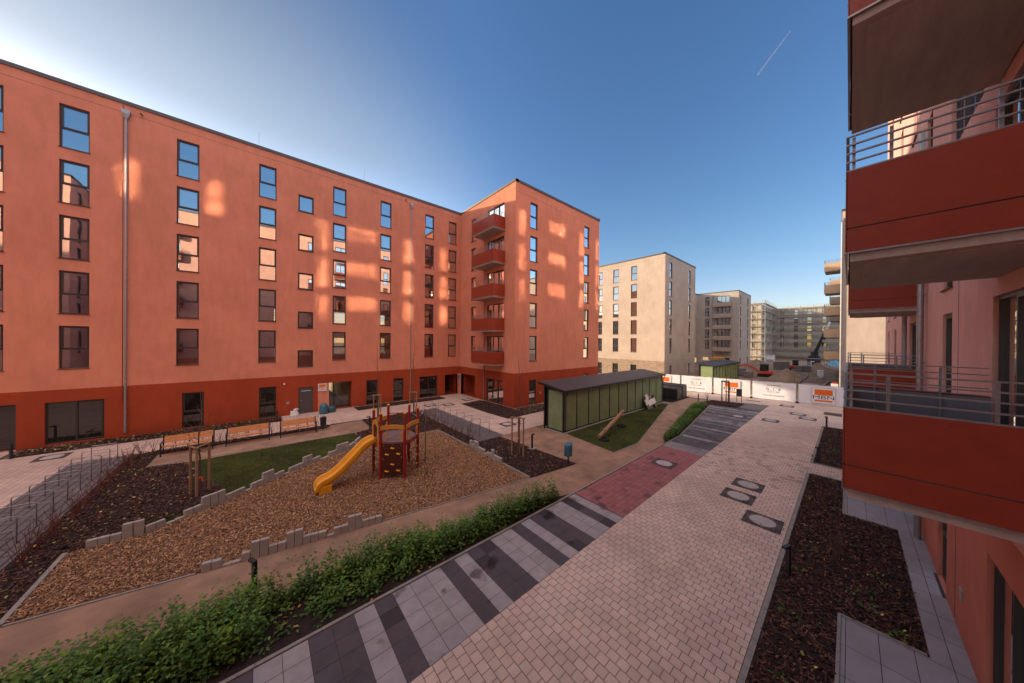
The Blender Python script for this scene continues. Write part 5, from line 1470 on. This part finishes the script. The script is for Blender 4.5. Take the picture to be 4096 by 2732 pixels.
# ================================================================= printed construction fence
FX = [(37.25, 16.6), (37.79, 13.07), (38.25, 9.95), (38.72, 6.66), (39.16, 3.28), (39.62, -.15), (40.1, -3.4)]
LABELS = ['printed fence panel with orange logo, partly hidden behind the green shed and bins', 'printed fence panel with web address, between the bins and the far staked tree', 'printed fence panel with orange logo behind the staked tree', 'printed fence panel with web address, right of the far staked tree', 'printed fence panel with large orange logo beside the red balconies', 'printed fence panel ending behind the red balconies']
for i in range(len(FX) - 1):
    a, b = Vector((*FX[i], 0)), Vector((*FX[i + 1], 0)); u = (b - a).normalized(); n = Vector((u.y, -u.x, 0)); L = (b - a).length; c = (a + b) / 2
    f = site('fence_panel', c, LABELS[i], 'fence panel', 'mobile construction fence panels')
    m = MB()
    for p in (a + u * .06, b - u * .06): m.cyl(p + Vector((0, 0, .04)), p + Vector((0, 0, 1.86)), .022, 8)
    m.cyl(a + u * .06 + Vector((0, 0, .12)), b - u * .06 + Vector((0, 0, .12)), .016, 6); m.cyl(a + u * .06 + Vector((0, 0, 1.84)), b - u * .06 + Vector((0, 0, 1.84)), .016, 6)
    for k in range(1, 12): m.cyl(a + u * (L * k / 12) - n * .02 + Vector((0, 0, .12)), a + u * (L * k / 12) - n * .02 + Vector((0, 0, 1.84)), .004, 4)
    m.build('frame', M['galv'], f)
    for p in (a + u * .02, b - u * .02):
        if p is not None: MB().obox(p + Vector((0, 0, .05)), n * .33, u * .09, (0, 0, .07)).build('foot_block', M['rubber'], f)
    # wavy banner sheet
    def surf(s, z, e=0.0):
        fu, fv = s / L, (z - .08) / 1.74
        ed = (1 - math.sin(math.pi * min(1, max(0, fu)))) ** 4
        wv = .013 * math.sin(fu * 9 + i) * math.sin(fv * 4 + i * .7) + .012 * ed * math.sin(fv * 34) + .004 * math.sin(fu * 30 + fv * 7)
        return a + u * s + n * (.035 + wv + e) + Vector((0, 0, z))
    nu, nv = 48, 12; V = []
    for jv in range(nv + 1):
        for iu in range(nu + 1):
            fu, fv = iu / nu, jv / nv
            V.append(surf(.09 + (L - .18) * fu, .08 + 1.74 * fv) + Vector((0, 0, .012 * math.sin(fu * 22) * (fv > .95) + .012 * math.sin(fu * 17 + 1) * (fv < .05))))
    F = [(jv*(nu+1)+iu, jv*(nu+1)+iu+1, (jv+1)*(nu+1)+iu+1, (jv+1)*(nu+1)+iu) for jv in range(nv) for iu in range(nu)]
    ban = MB().add(V, F).build('banner', M['white'], f, smooth=True)
    o = c + n * .068; up_ = Vector((0, 0, 1)); sc_ = L / 2
    def press(ob):                                   # lay a print onto the wavy cloth
        for v in ob.data.vertices:
            q = v.co - a; v.co = surf(q.dot(u), v.co.z, .003)
    def strip(name, s0, s1, z0, z1, mat):
        k = 16; V = []
        for q in range(k + 1): V += [surf(s0 + (s1 - s0) * q / k, z0, .003), surf(s0 + (s1 - s0) * q / k, z1, .003)]
        MB().add(V, [(2*q, 2*q+2, 2*q+3, 2*q+1) for q in range(k)]).build(name, mat, ban)
    if i % 2 == 0:
        logo(ban, o + up_ * .91, u, up_, 1.48, 1.42, n)
    elif i < 5:
        strip('print_bar', sc_ - .5, sc_ + .5, 1.463, 1.517, M['greyprint'])
        for ch, s in (('O', -.44), ('I', 0), ('B', .44)):
            press(text_mesh('print_letters', ch, .34, M['darkprint'], ban, c + u * s + up_ * .98, u, up_, .004, .8))
        for s in (-.21, .2): strip('print_dash', sc_ + s - .13, sc_ + s + .13, .978, .994, M['darkprint'])
        press(text_mesh('print_company', 'PROJEKTE GMBH', .135, M['greyprint'], ban, c + up_ * .78, u, up_, .001, .95))
        press(text_mesh('print_address', 'www.oib-projekte.de', .19, M['darkprint'], ban, c + up_ * .42, u, up_, .002, .98))

# ================================================================= construction site
def heap(x, y, rx, ry, h, label, mat='sandheap', seed=1):
    rd = random.Random(seed); n, k = 30, 9; V = [(x, y, h)]
    for i in range(1, k + 1):
        f = i / k
        for j in range(n):
            a = 2 * math.pi * j / n; rr = f * (1 + .13 * math.sin(2 * a + seed) + .06 * math.sin(5 * a + seed * 2))
            V.append((x + rx * rr * math.cos(a), y + ry * rr * math.sin(a), max(-.06, h * (1 - f ** .92) + rd.uniform(-.04, .04) * (1 - f)) - (.06 if i == k else 0)))
    F = [(0, 1 + j, 1 + (j + 1) % n) for j in range(n)] + [(1+(i-1)*n+j, 1+i*n+j, 1+i*n+(j+1) % n, 1+(i-1)*n+(j+1) % n) for i in range(1, k) for j in range(n)]
    tag(MB().add(V, F).build('sand_heap', M[mat]), label, 'heap')
heap(64.0, 6.6, 4.2, 2.4, 1.75, 'pointed sand heap in front of the small red excavator', seed=2)
heap(92, 4.6, 3.4, 2.2, 1.5, 'low sand heap beyond the paving pallets, near the striped barrier', seed=4)
heap(94, 15.2, 5.5, 2.4, 1.7, 'dark earth heap at the foot of the scaffolded tower', 'earth', 5)
heap(73, 12.6, 3.2, 2.0, .9, 'low earth mound behind the raised digger arm', 'earth', 6)
heap(52, 3.2, 4, 1.8, .35, 'flat spread of sand behind the rightmost fence panels', 'earth', 9)

M['cabglass'] = mat_plain('cab_glass', (.012, .016, .015), .15)
def excavator(x, y, rz, label, arm=True):
    e = empty('mini_excavator', (x, y, 0), rz, label, 'excavator')
    for s in (-1, 1):
        m = MB(); prof = [(-.95, .12), (-.85, .02), (.85, .02), (.95, .12), (.95, .32), (.82, .44), (-.82, .44), (-.95, .32)]
        V = [(px, s * .62 + d, pz) for d in (-.16, .16) for px, pz in prof]; n = 8
        m.add(V, [tuple(range(n)), tuple(range(2*n-1, n-1, -1))] + [(i, n + i, n + (i+1) % n, (i+1) % n) for i in range(n)]); t = m.build('track', M['rubber'], e)
        m = MB()
        for px in (-.75, -.25, .25, .75): m.cyl((px, s * .79, .22), (px, s * .80, .22), .13, 12)
        m.build('track_wheel', M['black'], t)
    MB().box(-.6, .6, -.45, .45, .3, .5).build('undercarriage', M['black'], e)
    m = MB(); m.add([(-1.0, -.72, .52), (.8, -.72, .52), (.8, .72, .52), (-1.0, .72, .52), (-1.0, -.66, 1.05), (-.2, -.72, 1.0), (.8, -.7, .72), (.8, .7, .72), (-.2, .72, 1.0), (-1.0, .66, 1.05)],
        [(3,2,1,0), (0,1,6,5,4), (2,3,9,8,7), (1,2,7,6), (3,0,4,9), (4,5,8,9), (5,6,7,8)]); m.build('body', M['digger'], e, bevel=.05)
    MB().box(-1.06, -.75, -.55, .55, .55, .95).build('counterweight', M['digger'], e, bevel=.05)
    c = MB()
    for px, py in ((-.5, -.6), (.6, -.6), (-.5, .2), (.6, .2)): c.bar((px, py, .9), (px * .92 - .02, py, 2.05), .07, .07)
    c.box(-.6, .62, -.66, .26, 2.02, 2.12); cb = c.build('cab_frame', M['black'], e)
    MB().box(-.49, .58, -.61, .21, .95, 2.0).build('cab_glass', M['cabglass'], cb)
    if arm:
        m = MB(); m.bar((.75, .45, .75), (1.55, .45, 1.55), .2, .26); m.bar((1.5, .45, 1.5), (2.55, .45, 2.0), .18, .24); m.build('boom', M['digger'], e)
        m = MB(); m.bar((2.5, .45, 2.02), (3.6, .45, 1.45), .15, .18); m.build('dipper_arm', M['digger'], e)
        m = MB(); m.cyl((1.1, .45, .8), (2.0, .45, 1.62), .05, 8); m.build('ram', M['galv'], e)
        m = MB(); m.add([(3.5, .1, 1.5), (3.5, .8, 1.5), (3.95, .8, 1.35), (3.95, .1, 1.35), (3.6, .1, 1.0), (3.6, .8, 1.0)], [(0,1,5,4), (3,4,5,2), (0,4,3), (1,2,5)]); m.build('bucket', M['black'], e)
    else:
        MB().bar((.75, 0, .7), (1.9, 0, 1.2), .2, .22).build('boom', M['digger'], e)
excavator(64.6, 9.4, 1.75, 'small red excavator with black cab and arm stretched to the left')
excavator(85.8, 7.7, .15, 'red excavator seen from behind between the stone stacks', False)
def pallet(x, y, w, d, h, rz, label, mat='concrete', group=None):
    p = empty('stone_pallet', (x, y, 0), rz, label, 'pallet of stones', group)
    m = MB()
    nx, nz = max(2, round(w / .3)), max(2, round(h / .25))
    for i in range(nx):
        for k in range(nz): m.box(-w/2 + w*i/nx + .01, -w/2 + w*(i+1)/nx - .01, -d/2, d/2, .14 + (h-.14)*k/nz + .008, .14 + (h-.14)*(k+1)/nz - .004)
    m.build('stones', M[mat], p)
    m = MB(); m.box(-w/2, w/2, -d/2, d/2, .09, .13)
    for s in (-.45, 0, .45): m.box(s*w - .05, s*w + .05, -d/2, d/2, 0, .09)
    m.build('pallet', M['plank'], p)
M['greystone'] = mat_rough('grey_stone', (.20, .19, .19), .9, .15, 4, 40, .3, .01)
pallet(82.2, 6.65, 1.1, 1.1, 1.15, 1.5, 'left one of two grey stone pallets near the rear excavator', 'greystone')
pallet(82.8, 5.55, 1.1, 1.1, 1.15, 1.5, 'right one of two grey stone pallets near the rear excavator', 'greystone')
pallet(61.2, 11.0, 1.2, 1.0, .95, 1.5, 'grey stone pallet just right of the second green shed', 'greystone')
pallet(63.0, 12.3, 1.2, 1.0, 1.3, 1.5, 'taller grey stone pallet behind the end of the second green shed', 'greystone')
st = site('sheet_pile_stack', (83.8, 9.45, 0), 'long grey row of upright ribbed panels left of the rear excavator', 'panel stack')
m = MB()
for k in range(12):
    a = Vector((83.0, 10.6, 0)).lerp(Vector((84.6, 8.3, 0)), k / 12); b = Vector((83.0, 10.6, 0)).lerp(Vector((84.6, 8.3, 0)), (k + .86) / 12)
    m.bar(a + Vector((0, 0, .88)), b + Vector((0, 0, .88)), .25, 1.74)
m.build('panel', M['greystone'], st)
si = site('silo_container', (110.3, 14.9, 0), 'white mortar silo frame near the scaffold corner', 'silo')
m = MB()
for x, y in ((109.4, 15.8), (111.2, 15.8), (109.4, 14.0), (111.2, 14.0)): m.bar((x, y, -.3), (x, y, 2.3), .1, .1)
for z in (0.0, 1.0, 2.25):
    m.bar((109.4, 15.8, z), (109.4, 14.0, z), .08, .08); m.bar((109.4, 14.0, z), (111.2, 14.0, z), .08, .08)
m.build('frame', M['white'], si)
m = MB(); m.add([(109.5, 14.1, 2.2), (111.1, 14.1, 2.2), (111.1, 15.7, 2.2), (109.5, 15.7, 2.2), (109.5, 14.1, 1.1), (111.1, 14.1, 1.1), (111.1, 15.7, 1.1), (109.5, 15.7, 1.1), (110.2, 14.8, .2), (110.4, 14.8, .2), (110.4, 15.0, .2), (110.2, 15.0, .2)], [(0,1,2,3), (0,4,5,1), (1,5,6,2), (2,6,7,3), (3,7,4,0), (4,8,9,5), (5,9,10,6), (6,10,11,7), (7,11,8,4), (8,11,10,9)]); m.build('hopper', M['white'], si)
ct = site('container', (105.4, 5.8, 0), 'dark grey site container behind the far sand heap', 'container')
m = MB(); m.box(104.2, 106.6, 4.7, 7.0, .0, 1.75); m.build('box', M['anthracite'], ct); m = MB(); m.box(104.15, 104.19, 5.7, 6.4, 1.05, 1.25); m.build('sign_plate', M['white'], ct)
for k in range(12): pass
m = MB(); m.box(104.1, 106.7, 4.6, 7.1, 1.76, 1.86); m.build('roof', M['liner'], ct)
sh = site('glass_rack', (88.5, 6.9, 0), 'white rack with slanted stripes between rear excavator and container', 'rack')
m = MB(); m.bar((88.2, 7.1, .0), (88.2, 7.1, 1.7), .05, .05); m.bar((89.0, 5.3, 0), (89.0, 5.3, 1.7), .05, .05); m.bar((88.2, 7.1, 1.7), (89.0, 5.3, 1.7), .05, .05)
for k in range(9): m.bar(Vector((88.2, 7.1, .7)).lerp(Vector((89.0, 5.3, .7)), k / 9), Vector((88.2, 7.1, 1.65)).lerp(Vector((89.0, 5.3, 1.65)), min(1, (k + 2) / 9)), .02, .07)
m.build('frame', M['white'], sh)
ba = site('site_barrier', (99.1, 4.2, 0), 'white barrier board with red blocks beside the blue tarpaulin', 'barrier')
m = MB(); m.bar((98.9, 5.2, .8), (99.3, 3.2, .8), .05, .45); m.bar((98.9, 5.2, 0), (98.9, 5.2, 1.1), .05, .05); m.bar((99.3, 3.2, 0), (99.3, 3.2, 1.1), .05, .05); m.bar((98.9, 5.2, .25), (99.3, 3.2, .25), .04, .3); m.build('board', M['white'], ba)
m = MB()
for k in range(5): m.bar(Vector((98.86, 5.2, .85)).lerp(Vector((99.26, 3.2, .85)), (k + .15) / 5), Vector((98.86, 5.2, .85)).lerp(Vector((99.26, 3.2, .85)), (k + .62) / 5), .06, .25)
m.build('red_block', M['digger'], ba)
rt = random.Random(4); m = MB(); V = []; nn_ = 8
for i in range(nn_ + 1):
    for j in range(nn_ + 1): V.append((107.6 + 3.4 * i / nn_, 1.2 + 2.9 * j / nn_, max(0, 1.35 * math.sin(math.pi * i / nn_) * math.sin(math.pi * j / nn_) ** .6 + rt.uniform(-.2, .25))))
F = [(i*(nn_+1)+j, (i+1)*(nn_+1)+j, (i+1)*(nn_+1)+j+1, i*(nn_+1)+j+1) for i in range(nn_) for j in range(nn_)]
tag(m.add(V, F).build('tarpaulin', M['bluetarp']), 'crumpled blue and white tarpaulin over a pile beside the sunlit gable', 'tarpaulin')
m = MB(); V = []
for i in range(nn_ + 1):
    for j in range(nn_ + 1): V.append((63.5 + 2.2 * i / nn_, 15.0 + 2.4 * j / nn_, max(0, .9 * math.sin(math.pi * i / nn_) * math.sin(math.pi * j / nn_) + rt.uniform(-.15, .2))))
tag(m.add(V, F).build('film_heap', M['white']), 'heap of crumpled pale foil beside the left end of the second green shed', 'foil heap')
wc_ = site('meter_cabinet', (70.2, 3.15, 0), 'white electrical cabinet standing alone on the bare earth', 'cabinet')
MB().box(69.9, 70.5, 2.8, 3.5, .25, 1.28).build('cabinet', M['white'], wc_, bevel=.02); MB().box(70.0, 70.4, 2.95, 3.35, -.1, .25).build('pedestal', M['white'], wc_); MB().box(69.87, 69.9, 2.95, 3.3, 1.0, 1.06).build('door_label', M['greyprint'], wc_)
cr = MB(); cr.lathe([(.55, 0), (.7, 0), (.7, .55), (.55, .55)], (66.2, 5.8, 0), 24); tag(cr.build('concrete_ring', M['concrete']), 'grey concrete shaft ring beside the pointed sand heap', 'concrete ring')
cr = MB(); cr.lathe([(.5, 0), (.75, 0), (.75, .12), (.5, .12)], (57.5, 3.6, 0), 24); tag(cr.build('shaft_cover', M['concrete']), 'flat concrete shaft cover just behind the printed fence', 'shaft cover')
m = MB(); m.bar((58.0, 4.75, .1), (70, 4.6, .1), .1, .22); tag(m.build('kerb_line', M['kerb']), 'line of new kerb stones leading away from the fence', 'kerb stones')
m = MB(); m.bar((54, 2.3, .12), (64, 2.0, .12), .16, .2); tag(m.build('plastic_pipe', M['liner']), 'grey plastic pipe lying on the earth near the sunlit gable', 'pipe')
tb = site('junction_box', (43.2, .95, 0), 'cream junction box at the foot of the sunlit gable', 'junction box')
MB().box(43.0, 43.4, .7, 1.2, 0, 1.75).build('box', M['cream'], tb, bevel=.03); MB().box(43.1, 43.3, .8, 1.1, 1.76, 1.86).build('red_cap', M['digger'], tb)
for k, (x, y, h) in enumerate(((70, 4.55, 1.0), (58.5, 5.2, 1.0), (76, 1.4, 1.1), (66, 1.3, 1.1))):
    tag(MB().cyl((x, y, -.1), (x, y, h), .02, 6).build('survey_rod', M['rust']), 'thin rusty survey rod stuck into the bare earth', 'rod', 'survey rods on the site')
for k, (x0, x1, y, lb_) in enumerate(((75.0, 77, 18.0, 'yellow container top visible above the second green shed'), (41.5, 42.7, 19.5, 'yellow skip at the foot of the brick base, left of two'), (43.2, 44.8, 17.8, 'yellow skip at the foot of the brick base, right of two'))):
    s = site('skip', ((x0 + x1) / 2, y, 0), lb_, 'skip')
    m = MB(); h = 2.4 if k == 0 else .95
    m.add([(x0, y, .1), (x1, y, .1), (x1, y + 1.6, .1), (x0, y + 1.6, .1), (x0 - .3, y - .1, h), (x1 + .3, y - .1, h), (x1 + .3, y + 1.7, h), (x0 - .3, y + 1.7, h)], [(3,2,1,0), (4,5,6,7), (0,1,5,4), (1,2,6,5), (2,3,7,6), (3,0,4,7)]); m.build('body', M['yellow'], s)
    m = MB(); m.box(x0 - .34, x1 + .34, y - .14, y + 1.74, h + .002, h + .08); m.build('rim', M['yellow'], s)
# mobile crane with raised telescopic boom
mc = site('mobile_crane', (137, 7.6, 0), 'mobile crane with a black and white telescopic boom raised in front of the scaffold', 'crane')
m = MB(); m.box(134, 139.5, 6.4, 8.8, .5, 1.5); m.build('chassis', M['black'], mc)
for x in (134.8, 136.4, 138.4):
    for y in (6.4, 8.8): MB().cyl((x, y - .2, .5), (x, y + .2, .5), .5, 14).build('wheel', M['rubber'], mc)
MB().box(136.5, 138.8, 6.7, 8.4, 1.5, 2.8).build('cab', M['anthracite'], mc)
MB().bar((136.5, 7.6, 2.2), (136.2, 5.3, 9.0), .6, .8, up=(1, 0, 0)).build('boom_base', M['black'], mc)
MB().bar((136.2, 5.3, 9.0), (135.9, 2.9, 16.0), .45, .55, up=(1, 0, 0)).build('boom_extension', M['white'], mc)
MB().cyl((136.3, 7.2, 2.2), (136.3, 5.9, 6.2), .18, 8).build('boom_ram', M['black'], mc)
# ================================================================= buildings under scaffolding
def sc_building(name_label, walls, win, rf, loc):
    b = site('building_shell', loc, name_label, 'building')
    m = MB()
    for w, spans in zip(walls, win):
        for (p, q) in spans:
            for z in (15.6, 12.7, 9.8, 6.9, 4.0): w.hole(p, q, z, z + 2.0, 'split', sill=False)
        w.skin([(m, -3, 40)])
    m.poly(rf); m.build('wall', M['sandl'], b)
    for w in walls: w.fill(b)
    return b
M['sandl'] = mat_stucco('render_light_sand', (.62, .55, .45))
W1 = Wall((122.5, 34), (122.5, 18.8), -2, 18.3); W2 = Wall((122.5, 18.8), (143.5, 18.8), -2, 18.3)
sc_building('pale rendered tower wrapped in scaffolding left of the long scaffolded block', [W1, W2], [[(31, 30), (27.5, 26.5), (24, 23), (21, 20.2)], [(126, 127), (131, 132), (137, 138)]], [(122.5, 18.8, 18.2), (143.5, 18.8, 18.2), (143.5, 34, 18.2), (122.5, 34, 18.2)], (124, 20, -1))
W3 = Wall((143.5, 18.8), (143.5, -30), -2, 18.3)
sc_building('long pale block behind scaffolding closing the far end of the site', [W3], [[(16.6, 15.6), (13, 12), (9.8, 8.6), (6.2, 5.0), (2.5, 1.5), (-2, -3), (-6, -7)]], [(143.5, 18.8, 18.2), (143.5, -30, 18.2), (160, -30, 18.2), (160, 18.8, 18.2)], (145, 5, -1))
def scaffold(w, label, z0, z1, bays, loc, lifts=8):
    s = site('scaffold', loc, label, 'scaffold')
    L = w.L; off0, off1 = .35, 1.15
    lh = (z1 - z0) / lifts
    for i in range(bays + 1):
        u = L * i / bays
        for d in (off0, off1):
            m = MB(); m.tube([w.P(u, d, z0), w.P(u, d, z1 + 1.0)], .045, 5, False); m.build('standard', M['scaffsteel'], s)
    for k in range(1, lifts + 1):
        z = z0 + lh * k
        m = MB(); w.box(m, 0, L, off0, off1, z - .03, z + .03); w.box(m, 0, L, off1 - .03, off1, z + .03, z + .18); m.build('deck', M['plank'], s)
        m = MB()
        for h in (.5, 1.0): w.box(m, 0, L, off1 - .03, off1 + .03, z + h - .03, z + h + .03)
        m.build('guard_rail', M['scaffsteel'], s)
    for i in range(0, bays, 3 if bays > 6 else 2):
        pts = []
        for k in range(lifts + 1): pts.append(w.P(L * (i + k % 2) / bays, off1 + .04, z0 + lh * k))
        m = MB(); m.tube(pts, .035, 4, False); m.build('diagonal_brace', M['scaffsteel'], s)
scaffold(Wall((122.5, 34), (122.5, 17.7), 0, 1), 'scaffold on the street side of the pale tower', -1.2, 18.3, 6, (121.5, 24, -1))
scaffold(Wall((121.4, 18.8), (143.5, 18.8), 0, 1), 'scaffold on the narrow side of the pale tower facing the open site', -1.2, 18.3, 8, (132, 18, -1))
scaffold(Wall((143.5, 17.6), (143.5, -26), 0, 1), 'long scaffold across the block at the far end of the site', -1.2, 17.9, 14, (142.5, 5, -1))
# street trees beyond the left building: only their shadows and a few tops matter
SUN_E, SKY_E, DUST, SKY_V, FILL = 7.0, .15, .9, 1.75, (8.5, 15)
# ================================================================= camera, sky and sun
FPX = 1163.757
yaw, pitch, roll = R(49.27094), R(-.20409), R(.45552)
fwd0 = Vector((math.cos(yaw), math.sin(yaw), 0)); right0 = Vector((math.sin(yaw), -math.cos(yaw), 0)); up0 = Vector((0, 0, 1))
f2 = fwd0 * math.cos(pitch) + up0 * math.sin(pitch); u2 = up0 * math.cos(pitch) - fwd0 * math.sin(pitch)
r3 = right0 * math.cos(roll) + u2 * math.sin(roll); u3 = u2 * math.cos(roll) - right0 * math.sin(roll)
cam = bpy.data.cameras.new('camera'); co = bpy.data.objects.new('camera', cam); COL.objects.link(co)
cam.sensor_width = 36; cam.lens = FPX / 4096 * 36; cam.clip_start = .05; cam.clip_end = 20000
mw = Matrix.Identity(4)
for i, v in enumerate((r3, u3, -f2)): mw[0][i], mw[1][i], mw[2][i] = v
mw.translation = (0, 0, 5.8)
co.matrix_world = mw
S.camera = co
# condensation trail: a long thin ribbon kilometres away
def sky_dir(px, py): return (r3 * ((px - 2048) / FPX) - u3 * ((py - 1366) / FPX) + f2).normalized()
p0 = Vector((0, 0, 5.8)) + sky_dir(3030, 300) * 9000; p1 = Vector((0, 0, 5.8)) + sky_dir(3162, 122) * 9000
m = MB(); n = 24; d = (p1 - p0).normalized(); sd_ = d.cross(sky_dir(3090, 200)).normalized()
V = []
for i in range(n + 1):
    f = i / n; c = p0.lerp(p1, f); wd = (13 - 7 * f) * (1 + .15 * math.sin(i * 2.3))
    V += [c - sd_ * wd, c + sd_ * wd]
m.add(V, [(2*i, 2*i+1, 2*i+3, 2*i+2) for i in range(n)])
mt, nt, N, L, b = node_mat('contrail_ice'); b.inputs['Base Color'].default_value = (.95, .95, .97, 1); b.inputs['Alpha'].default_value = .24; b.inputs['Roughness'].default_value = 1
tag(m.build('contrail', mt), 'thin white condensation trail high in the blue sky at the upper right', 'contrail')

SUN_S, SUN_EL = .545, math.atan(.205 / math.sqrt(1 + .545 ** 2))
sun_vec = Vector((-SUN_S, 1, .205)).normalized()
sd = bpy.data.lights.new('sun', 'SUN'); so = bpy.data.objects.new('sun', sd); COL.objects.link(so)
sd.energy = SUN_E; sd.angle = R(1.0); sd.color = (1.0, .80, .56)
so.rotation_euler = sun_vec.to_track_quat('Z', 'Y').to_euler()
so.location = sun_vec * 60
W_ = bpy.data.worlds.new('World'); S.world = W_; W_.use_nodes = True
nt = W_.node_tree; bg = nt.nodes['Background']
sk = nt.nodes.new('ShaderNodeTexSky'); sk.sky_type = 'NISHITA'; sk.sun_disc = False
sk.sun_elevation = SUN_EL; sk.sun_rotation = math.atan2(sun_vec.x, sun_vec.y)
sk.altitude = 50; sk.air_density = 1.0; sk.dust_density = DUST; sk.ozone_density = 1.6
hs = nt.nodes.new('ShaderNodeHueSaturation'); hs.inputs['Hue'].default_value = .512; hs.inputs['Saturation'].default_value = 1.26; hs.inputs['Value'].default_value = SKY_V
nt.links.new(sk.outputs[0], hs.inputs['Color'])
# added fill light for the shade: brighter, warmer veil overhead and behind the camera
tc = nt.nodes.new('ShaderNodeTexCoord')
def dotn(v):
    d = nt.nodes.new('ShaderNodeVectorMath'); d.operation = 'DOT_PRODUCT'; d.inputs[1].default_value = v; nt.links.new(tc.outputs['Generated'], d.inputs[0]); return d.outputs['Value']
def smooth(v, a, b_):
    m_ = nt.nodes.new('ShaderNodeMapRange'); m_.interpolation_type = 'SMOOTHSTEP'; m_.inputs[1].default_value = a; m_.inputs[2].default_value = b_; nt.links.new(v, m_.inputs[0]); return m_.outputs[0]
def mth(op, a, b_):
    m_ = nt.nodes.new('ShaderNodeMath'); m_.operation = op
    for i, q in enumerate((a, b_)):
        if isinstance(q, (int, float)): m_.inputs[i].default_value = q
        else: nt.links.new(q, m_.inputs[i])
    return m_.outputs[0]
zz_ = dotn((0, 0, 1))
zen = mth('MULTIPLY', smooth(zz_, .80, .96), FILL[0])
back_fill = mth('MULTIPLY', mth('MULTIPLY', smooth(dotn((-math.cos(yaw), -math.sin(yaw), 0)), -.1, .5), smooth(zz_, .46, .66)), FILL[1])
sky_fill = nt.nodes.new('ShaderNodeVectorMath'); sky_fill.operation = 'SCALE'; sky_fill.inputs[0].default_value = (1.0, .80, .70)
nt.links.new(mth('MAXIMUM', zen, back_fill), sky_fill.inputs['Scale'])
# aureole: flatten it toward the horizon
sh_ = Vector((sun_vec.x, sun_vec.y, 0)).normalized()
dim = mth('SUBTRACT', 1.0, mth('MULTIPLY', mth('MULTIPLY', smooth(zz_, .33, .50), smooth(dotn(tuple(sh_)), .30, .80)), .66))
dk_ = nt.nodes.new('ShaderNodeVectorMath'); dk_.operation = 'SCALE'; nt.links.new(hs.outputs[0], dk_.inputs[0]); nt.links.new(dim, dk_.inputs['Scale'])
fl = nt.nodes.new('ShaderNodeVectorMath'); fl.operation = 'MULTIPLY'; fl.inputs[1].default_value = (1, 1, 2.0); nt.links.new(tc.outputs['Generated'], fl.inputs[0])
fn_ = nt.nodes.new('ShaderNodeVectorMath'); fn_.operation = 'NORMALIZE'; nt.links.new(fl.outputs[0], fn_.inputs[0])
ga = R(100); gd = Vector((math.cos(ga), math.sin(ga), .42)).normalized()
dg_ = nt.nodes.new('ShaderNodeVectorMath'); dg_.operation = 'DOT_PRODUCT'; dg_.inputs[1].default_value = gd; nt.links.new(fn_.outputs[0], dg_.inputs[0])
gw = nt.nodes.new('ShaderNodeVectorMath'); gw.operation = 'SCALE'; gw.inputs[0].default_value = (.78, .92, 1.05); nt.links.new(mth('MULTIPLY', smooth(dg_.outputs['Value'], .66, 1.0), 3.6), gw.inputs['Scale'])
gl_ = nt.nodes.new('ShaderNodeVectorMath'); gl_.operation = 'ADD'; nt.links.new(dk_.outputs[0], gl_.inputs[0]); nt.links.new(gw.outputs[0], gl_.inputs[1])
hz = nt.nodes.new('ShaderNodeMix'); hz.data_type = 'RGBA'; hz.inputs[6].default_value = (1.06, .93, 1.10, 1); hz.inputs[7].default_value = (1, 1, 1, 1); nt.links.new(smooth(zz_, .05, .30), hz.inputs[0])
hm = nt.nodes.new('ShaderNodeVectorMath'); hm.operation = 'MULTIPLY'; nt.links.new(gl_.outputs[0], hm.inputs[0]); nt.links.new(hz.outputs[2], hm.inputs[1])
sm_ = nt.nodes.new('ShaderNodeVectorMath'); sm_.operation = 'ADD'; nt.links.new(hm.outputs[0], sm_.inputs[0]); nt.links.new(sky_fill.outputs[0], sm_.inputs[1])
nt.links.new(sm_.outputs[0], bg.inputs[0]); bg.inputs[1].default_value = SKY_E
S.view_settings.view_transform = 'Standard'; S.view_settings.look = 'None'; S.view_settings.exposure = 0; S.view_settings.gamma = 1
S.render.engine = 'CYCLES'
c = S.cycles
c.use_denoising = True
try: c.denoiser = 'OPENIMAGEDENOISE'
except Exception: pass
c.max_bounces = 8; c.diffuse_bounces = 4; c.glossy_bounces = 4; c.transparent_max_bounces = 12
c.caustics_reflective = True; c.blur_glossy = 0.0; c.sample_clamp_indirect = 0
c.use_guiding = True; c.use_surface_guiding = True; c.use_volume_guiding = False
c.guiding_training_samples = 128; c.surface_guiding_probability = .6
